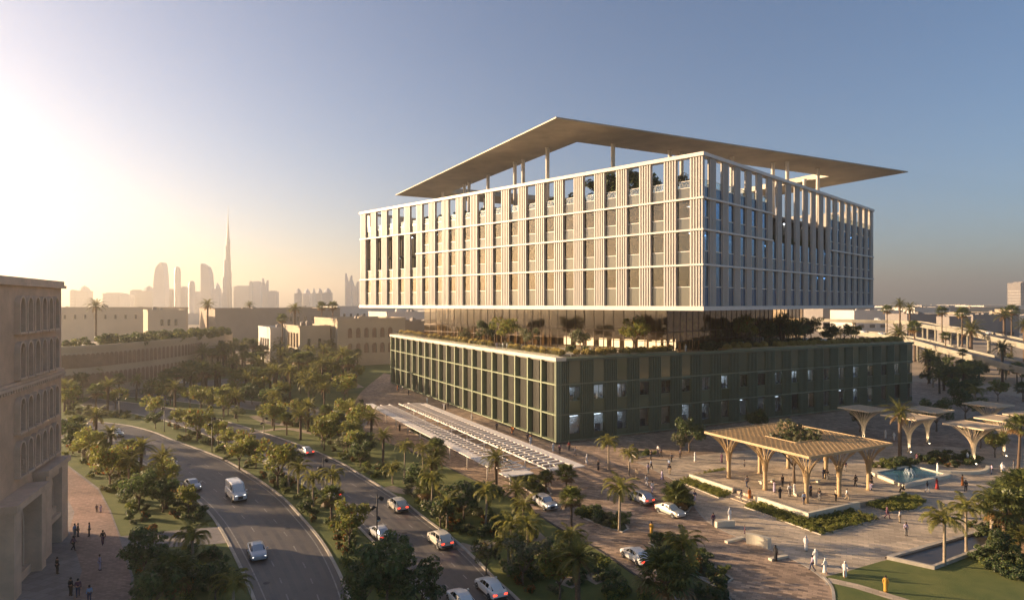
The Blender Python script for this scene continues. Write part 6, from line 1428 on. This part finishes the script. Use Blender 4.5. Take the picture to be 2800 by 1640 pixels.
    for s in (-1, 1):
        P.append(('headlight', MB().box((f[0] - .22, s * .52 - .17, zf - .10), (f[0] + .06, s * .52 + .17, zf + .05)).mesh('headlight', 'headlight'), (0, 0, 0)))
        g = st[-1]; P.append(('taillight', MB().box((g[0] - .015, s * .58 - .16, g[3] - .22), (g[0] + .12, s * .58 + .2, g[3] - .06)).mesh('taillight', 'taillight'), (0, 0, 0)))
        P.append(('mirror', MB().box((gh[0][0] - .28, s * (st[4][1] + .02) - .0, gh[0][2] + .02), (gh[0][0] - .12, s * (st[4][1] + .2), gh[0][2] + .16)).mesh('mirror', 'car_white'), (0, 0, 0)))
    P.append(('grille', MB().box((f[0] - .1, -.34, f[2] + .12), (f[0] + .1, .34, zf - .12)).mesh('grille', 'car_trim'), (0, 0, 0)))
    P.append(('bumper', MB().box((st[-1][0] - .03, -.72, st[-1][2]), (st[-1][0] + .2, .72, st[-1][2] + .16)).mesh('bumper', 'car_trim'), (0, 0, 0)))
    P.append(('number_plate', MB().box((st[-1][0] - .045, -.26, st[-1][2] + .2), (st[-1][0] + .02, .26, st[-1][2] + .31)).mesh('number_plate', 'window_rail'), (0, 0, 0)))
    P.append(('sill', MB().box((-1.9, -st[4][1] + .03, st[4][2] - .06), (1.9, st[4][1] - .03, st[4][2] + .02)).mesh('sill', 'car_trim'), (0, 0, 0)))
    t, rm = wheel_meshes(r, .23); wx = wb
    arch = MB().loft([[(math.cos(a) * r * 1.16, yy, math.sin(a) * r * 1.16) for a in [2 * math.pi * k / 16 for k in range(16)]] for yy in (-.02, .02)]).mesh('wheel_arch', 'car_trim')
    W = [(x, s * (st[4][1] - .10), r) for x in (wx, -wx) for s in (-1, 1)]
    return P, t, rm, arch, W, st[4][1]
CARS = {k: build_car(k) for k in ('sedan', 'suv', 'van')}
def put_car(kind, p, heading, paint, label, lights='on', z=.05):
    P, t, rm, arch, W, hw = CARS[kind]
    r = tag(obj({'sedan': 'sedan_car', 'suv': 'sport_utility_car', 'van': 'white_van'}[kind], None, loc=(p[0], p[1], z), rz=heading), label, 'van' if kind == 'van' else 'car')
    for n, me, l in P:
        o = loc_part(n, me, r, l)
        if n in ('body', 'mirror') and paint != 'car_white':
            o.material_slots[0].link = 'OBJECT'; o.material_slots[0].material = M(paint)
    for (x, y, zz) in W:
        w = loc_part('wheel', t, r, (x, y, zz)); loc_part('rim', rm, w); loc_part('wheel_arch', arch, r, (x, math.copysign(hw - .018, y), zz))
    return r
def tangent(line, p):
    i = min(range(1, len(line) - 1), key=lambda k: (line[k][0] - p[0]) ** 2 + (line[k][1] - p[1]) ** 2); return math.atan2(line[i + 1][1] - line[i - 1][1], line[i + 1][0] - line[i - 1][0])
for kind, p, paint, lb in (('sedan', (-29.84, 76.21), 'car_silver', 'silver sedan coming down the left carriageway, nearest'), ('van', (-41.73, 98.52), 'car_white', 'white van with windscreen coming down the left carriageway'),
      ('sedan', (-51.00, 103.98), 'car_silver', 'silver sedan left of the white van'), ('sedan', (-61.70, 117.21), 'car_white', 'white car far up the left carriageway beside palms'), ('suv', (-87.93, 144.66), 'car_white', 'white car at the road bend on the far left')):
    put_car(kind, p, tangent(A_R, p) + math.pi, paint, lb)
for kind, p, paint, lb in (('suv', (-16.35, 93.27), 'car_pearl', 'pearl car with red lights passing the floodlight post on the right carriageway'), ('suv', (-8.77, 79.68), 'car_pearl', 'pearl car near the kerb further down the right carriageway'), ('sedan', (-16.62, 82.18), 'car_silver', 'silver car behind the floodlight post'),
      ('suv', (-27.55, 99.26), 'car_white', 'white car hidden behind the thin median palm'), ('sedan', (-40.48, 127.76), 'car_silver', 'small silver car far up the right carriageway'), ('sedan', (-2.16, 66.38), 'car_white', 'white sedan at the bottom of the right carriageway, near the lawn kerb'), ('sedan', (-4.93, 63.57), 'car_white', 'white car cut by the bottom edge')):
    put_car(kind, p, tangent(B_R, p), paint, lb)
DRV = PL
for kind, p, paint, fl, lb in (('suv', (4.77, 94.27), 'car_silver', 1, 'silver car on the brick drive heading towards the viewer'), ('suv', (19.12, 96.70), 'car_silver', 0, 'silver hatchback with red lights driving away on the plaza'), ('sedan', (22.12, 91.16), 'car_pearl', 1, 'pale sedan parked beside the round palm island'), ('sedan', (14.27, 74.69), 'car_white', 0, 'white sedan with dark glass roof at the bottom of the brick drive')):
    put_car(kind, p, tangent(DRV, p) + math.pi * fl, paint, lb)
put_car('sedan', (-120.68, 238.68), tangent(E_R, (-120.68, 238.68)), 'car_white', 'white car on the far park road, right one'); put_car('suv', (-138.79, 221.56), tangent(E_R, (-138.79, 221.56)), 'car_white', 'white car on the far park road, left one')
put_car('sedan', (207.18, 301.78), .2, 'car_white', 'white car on the road under the flyovers')
def fly_car(F, i, off, lb, kind='sedan', s=1.0):
    ln, zs = F; a = math.atan2(ln[i + 1][1] - ln[i - 1][1], ln[i + 1][0] - ln[i - 1][0]); r = put_car(kind, (ln[i][0] - math.sin(a) * off, ln[i][1] + math.cos(a) * off), a, 'car_white', lb, z=zs[i] + .06)
fly_car(FLY1, 26, 1.5, 'white car on the upper flyover at the right edge', 'suv'); fly_car(FLY1, 9, -1.5, 'white van on the upper flyover', 'van'); fly_car(FLY2, 7, 1.2, 'white car on the lower ramp, left one'); fly_car(FLY2, 9, 1.2, 'white car on the lower ramp, right one')
# ================================================================== people
def put_person(p, ps, outfit, rz, label, z=.05, s=1.0, group=None):
    B_ = BODY[ps]; style, c1, c2 = outfit
    r = tag(obj('person', B_['body'], None, (p[0], p[1], z), rz, s), label, 'person', group)
    def wear(n, c):
        o = loc_part(n, B_[n], r)
        if c: o.material_slots[0].link = 'OBJECT'; o.material_slots[0].material = M(c)
    if style == 'suit': wear('shirt', c1); wear('trousers', c2); wear('hair', None); wear('shoes', None)
    elif style == 'robe': wear('shirt', c1); wear('robe', c1); wear('head_scarf', c2) if c2 else wear('hair', None)
    else: wear('shirt', c1); wear('robe', c1); wear('hair', None); wear('shoes', None)
    return r
W_ = ('robe', 'cloth_white', 'cloth_white'); K_ = ('robe', 'cloth_black', 'cloth_black')
def suit(a, b_): return ('suit', 'cloth_' + a, 'cloth_' + b_)
def dress(a): return ('dress', 'cloth_' + a, None)
PEO = [((34.99, 77.56), 'stand', W_, 'person in white robe alone on the slab plaza beyond the long seat wall'), ((34.11, 73.24), 'stand', W_, 'person in white robe at the back of the plaza trio'), ((33.09, 71.73), 'walk', suit('lilac', 'navy'), 'person in pale lilac top at the left of the plaza trio'), ((34.13, 71.06), 'walk', W_, 'person in white robe walking at the right of the plaza trio'),
 ((35.84, 70.11), 'walk', W_, 'person in white robe beside the corner lawn'), ((30.13, 74.48), 'stand', K_, 'person in black robe standing at the drive edge'), ((38.13, 66.47), 'stand', dress('mustard'), 'person in mustard dress on the lawn path'), ((50.03, 82.69), 'stand', suit('lilac', 'grey'), 'person in pale clothes on the empty slab plaza'),
 ((51.34, 89.15), 'walk', suit('plum', 'plum'), 'person in plum clothes near the pavilion bed, left of a pair'), ((52.12, 87.52), 'stand', suit('white', 'tan'), 'person in white shirt and tan trousers right of the pavilion bed'), ((29.45, 88.10), 'stand', W_, 'tall person in white standing before the short seat wall'), ((26.64, 86.22), 'stand', suit('plum', 'navy'), 'person in plum top at the short seat wall'), ((29.78, 83.35), 'stand', suit('plum', 'plum'), 'child sized figure in plum on the drive'),
 ((27.01, 96.35), 'walk', suit('navy', 'lilac'), 'person in navy top and pale trousers on the brick plaza'), ((34.01, 96.70), 'walk', suit('grey', 'grey'), 'person in grey suit at the deck steps'), ((35.59, 97.60), 'stand', dress('orange'), 'person in orange dress at the deck steps'), ((39.98, 99.26), 'stand', dress('lilac'), 'person in lilac dress on the deck beside a column'), ((39.55, 96.17), 'stand', K_, 'person in black robe in the middle of the deck'), ((42.50, 102.36), 'stand', suit('black', 'black'), 'person in black behind the black robe on the deck'),
 ((41.46, 97.24), 'stand', suit('white', 'grey'), 'person in white shirt on the deck, left of a trio'), ((42.41, 97.78), 'talk', W_, 'person in white robe on the deck talking'), ((44.58, 97.24), 'talk', suit('navy', 'black'), 'person in navy on the deck behind the front column'), ((44.97, 95.30), 'stand', suit('black', 'grey'), 'person in black top near the front deck wall'), ((41.81, 93.27), 'stand', suit('blue', 'navy'), 'person in blue at the front column of the pavilion'),
 ((47.13, 94.78), 'stand', suit('tan', 'black'), 'person in tan top beside the right front column'), ((48.99, 95.30), 'walk', suit('white', 'tan'), 'person in pale top on the right of the deck'), ((36.70, 101.76), 'walk', suit('grey', 'navy'), 'person in grey on the far left of the deck'), ((54.00, 102.36), 'walk', suit('black', 'black'), 'person in black walking right of the pavilion'), ((58.64, 106.30), 'talk', suit('plum', 'black'), 'person in dark plum left of the fountain'), ((55.23, 100.21), 'walk', suit('black', 'lilac'), 'person in black top and pale trousers near the fountain corner'),
 ((51.13, 106.95), 'stand', suit('navy', 'navy'), 'person in navy behind the deck, left one'), ((51.37, 106.08), 'walk', suit('black', 'grey'), 'person in black behind the deck, right one'), ((58.55, 114.40), 'walk', suit('plum', 'grey'), 'person in plum far behind the pavilion'),
 ((17.70, 82.69), 'stand', dress('mustard'), 'person in mustard dress at the edge of the brick drive'), ((21.00, 109.62), 'walk', suit('tan', 'tan'), 'person in tan clothes on the brick plaza'), ((23.55, 112.68), 'stand', suit('lilac', 'grey'), 'person in pale lilac amid the plaza walkers'), ((24.69, 115.66), 'walk', suit('blue', 'black'), 'person in blue shirt amid the plaza walkers'), ((28.00, 116.17), 'walk', suit('blue', 'navy'), 'person in blue shirt at the sunlit strip'), ((25.04, 108.72), 'walk', dress('lilac'), 'person in lilac dress on the brick plaza'), ((27.17, 112.20), 'stand', suit('black', 'tan'), 'person in black top on the sunlit strip'),
 ((21.70, 105.23), 'walk', suit('white', 'white'), 'person in white striding behind the hatchback'), ((21.77, 101.18), 'stand', suit('white', 'lilac'), 'person in white standing beside the hatchback'), ((15.23, 114.90), 'stand', K_, 'person in black robe right of the trellis end'), ((21.97, 120.71), 'stand', W_, 'person in white robe before the shaded podium'), ((23.68, 123.26), 'walk', suit('black', 'black'), 'person in black before the shaded podium, left'), ((26.25, 123.26), 'stand', suit('black', 'black'), 'person in black before the shaded podium, middle'),
 ((28.50, 127.14), 'stand', suit('white', 'navy'), 'person in white top by the podium bench'), ((28.52, 124.73), 'walk', suit('navy', 'black'), 'person in navy by the podium bench'), ((29.57, 120.71), 'walk', suit('grey', 'black'), 'person in grey suit before the podium'), ((31.94, 123.84), 'stand', suit('navy', 'black'), 'person in navy under the podium trees'), ((33.99, 120.99), 'stand', W_, 'person in white robe right of the podium trees'), ((38.86, 120.71), 'stand', dress('plum'), 'person in plum dress left of the pavilion roof'), ((41.01, 124.14), 'stand', suit('black', 'black'), 'person in black left of the pavilion roof'), ((41.26, 115.66), 'stand', suit('grey', 'black'), 'person in grey under the left edge of the pavilion roof'),
 ((73.47, 112.44), 'stand', W_, 'person in white robe behind the fountain'), ((67.29, 103.16), 'walk', dress('red'), 'person in red dress at the fountain rim'), ((64.76, 101.57), 'walk', suit('black', 'white'), 'person in black top and white trousers at the fountain rim'), ((72.77, 105.23), 'stand', dress('orange'), 'person in orange dress right of the fountain'), ((71.03, 101.96), 'walk', suit('black', 'black'), 'person in black right of the fountain'), ((82.81, 112.44), 'talk', suit('lilac', 'navy'), 'person in lilac by the curved seat wall'), ((85.01, 112.92), 'walk', W_, 'person in white robe at the right of the shaded plaza'),
 ((81.40, 141.92), 'stand', W_, 'person in white robe behind the pavilion, left of a pair'), ((82.13, 140.03), 'walk', W_, 'person in white robe behind the pavilion, right of a pair'), ((84.24, 120.44), 'stand', W_, 'person in white robe beside the nearest parasol column'), ((88.95, 115.41), 'stand', suit('grey', 'grey'), 'person in grey at the right edge of the plaza'), ((74.83, 120.44), 'walk', suit('plum', 'plum'), 'person in plum behind the fountain bed'), ((61.17, 101.76), 'sit', suit('black', 'black'), 'person in black seated at the fountain front'),
 ((-58.07, 91.96), 'stand', dress('lilac'), 'adult in pale lilac dress beside a child on the red pavement'), ((-58.64, 91.96), 'stand', suit('navy', 'black'), 'child beside an adult on the red pavement'), ((-55.17, 82.18), 'stand', suit('blue', 'grey'), 'person in light blue shirt at left of the pavement group'), ((-54.84, 82.30), 'stand', suit('black', 'black'), 'person in black in the pavement group'), ((-53.49, 82.43), 'stand', suit('navy', 'black'), 'person in navy right of the pavement group'), ((-49.90, 79.44), 'walk', suit('black', 'plum'), 'person in dark clothes walking on the red pavement'),
 ((-52.32, 77.68), 'walk', suit('plum', 'black'), 'person in dark red top before the pavement group'), ((-49.55, 70.96), 'stand', suit('black', 'black'), 'person in black near the stone building wall'), ((-45.54, 71.93), 'stand', suit('lilac', 'lilac'), 'person in lilac alone on the shaded pavement'), ((-44.47, 65.64), 'stand', suit('black', 'black'), 'person in black at the bottom left, left one'), ((-43.52, 65.31), 'walk', suit('plum', 'navy'), 'person in plum at the bottom left, middle one'), ((-41.65, 64.19), 'stand', suit('blue', 'navy'), 'person in blue shirt at the bottom left, right one'),
 ((-25.88, 150.03), 'stand', K_, 'person in black robe at the far end of the drive'), ((-10.93, 124.73), 'walk', suit('plum', 'tan'), 'person walking beside the trellis on the drive'), ((13.68, 119.34), 'stand', W_, 'person in white robe under the trellis tip'), ((12.21, 125.62), 'walk', suit('navy', 'grey'), 'person in navy at the podium corner'), ((11.45, 130.62), 'stand', suit('red', 'black'), 'person in red at the podium corner'), ((0.33, 146.27), 'stand', suit('orange', 'grey'), 'person in orange between trellis and podium'), ((8.12, 129.02), 'stand', W_, 'person in white robe at the podium corner'), ((9.33, 127.76), 'stand', suit('plum', 'black'), 'person in plum at the podium corner')]
for p, ps, of, lb in PEO:
    sc_ = .62 if 'child' in lb else rng.uniform(.98, 1.1); zz = .05
    q = Vector((*p, 0)) - DK; uu, vv = q.dot(U), q.dot(V)
    if 0 < uu < 22.5 and 0 < vv < 21: zz = .722
    put_person(p, ps, of, rng.uniform(0, 6.28), lb, zz, sc_)
for k in range(16):
    x = rng.uniform(2, 100); q = P0 + U * x - V * rng.uniform(2.0, 5.0)
    put_person((q.x, q.y), rng.choice(['stand', 'walk', 'talk']), rng.choice([W_, K_, suit('plum', 'black'), suit('white', 'grey'), dress('orange'), suit('navy', 'black')]), rng.uniform(0, 6.28), 'person in the crowd strolling between trellis and podium', .05, 1.03, 'crowd beside the podium')
for k, (u, v, of, lb) in enumerate(((31, 3.2, W_, 'person in white robe at the podium roof edge, left one'), (29, 3.4, W_, 'person in white robe at the podium roof edge, second'), (34, 3.0, dress('lilac'), 'person in lilac at the podium roof edge'), (27.5, 4.5, suit('orange', 'tan'), 'person in orange at the podium roof edge'), (22, 7.5, suit('white', 'white'), 'person in white behind the roof planter'), (5, 12, W_, 'person in white robe above the near podium corner'), (5, 16, suit('white', 'grey'), 'person in white shirt before the lit lobby'), (5, 40, W_, 'person in white robe by the round lobby corner'), (5.5, 60, W_, 'person in white before the dense roof garden'))):
    put_person(pw(u, v), 'stand', of, rng.uniform(0, 6.28), lb, 17.67, 1.08)
# people seated on the roof benches are left out; ordinals below tell alike neighbours apart
def ordinal(n):
    return {1: 'first', 2: 'second', 3: 'third'}.get(n, str(n) + ('th' if 10 < n % 100 < 14 else {1: 'st', 2: 'nd', 3: 'rd'}.get(n % 10, 'th')))
def short(lb):
    w = lb.split(); return ' '.join(w[:12]) if len(w) > 12 else lb
by = {}
for o in bpy.data.objects:
    if o.parent is None and o.get('label') and o.get('category'): by.setdefault(o['label'], []).append(o)
for lb, os_ in by.items():
    if len(os_) > 1:
        os_.sort(key=lambda o: o.location.x / max(o.location.y, 1))
        for k, o in enumerate(os_): o['label'] = short(lb) + ', ' + ordinal(k + 1) + ' from left'
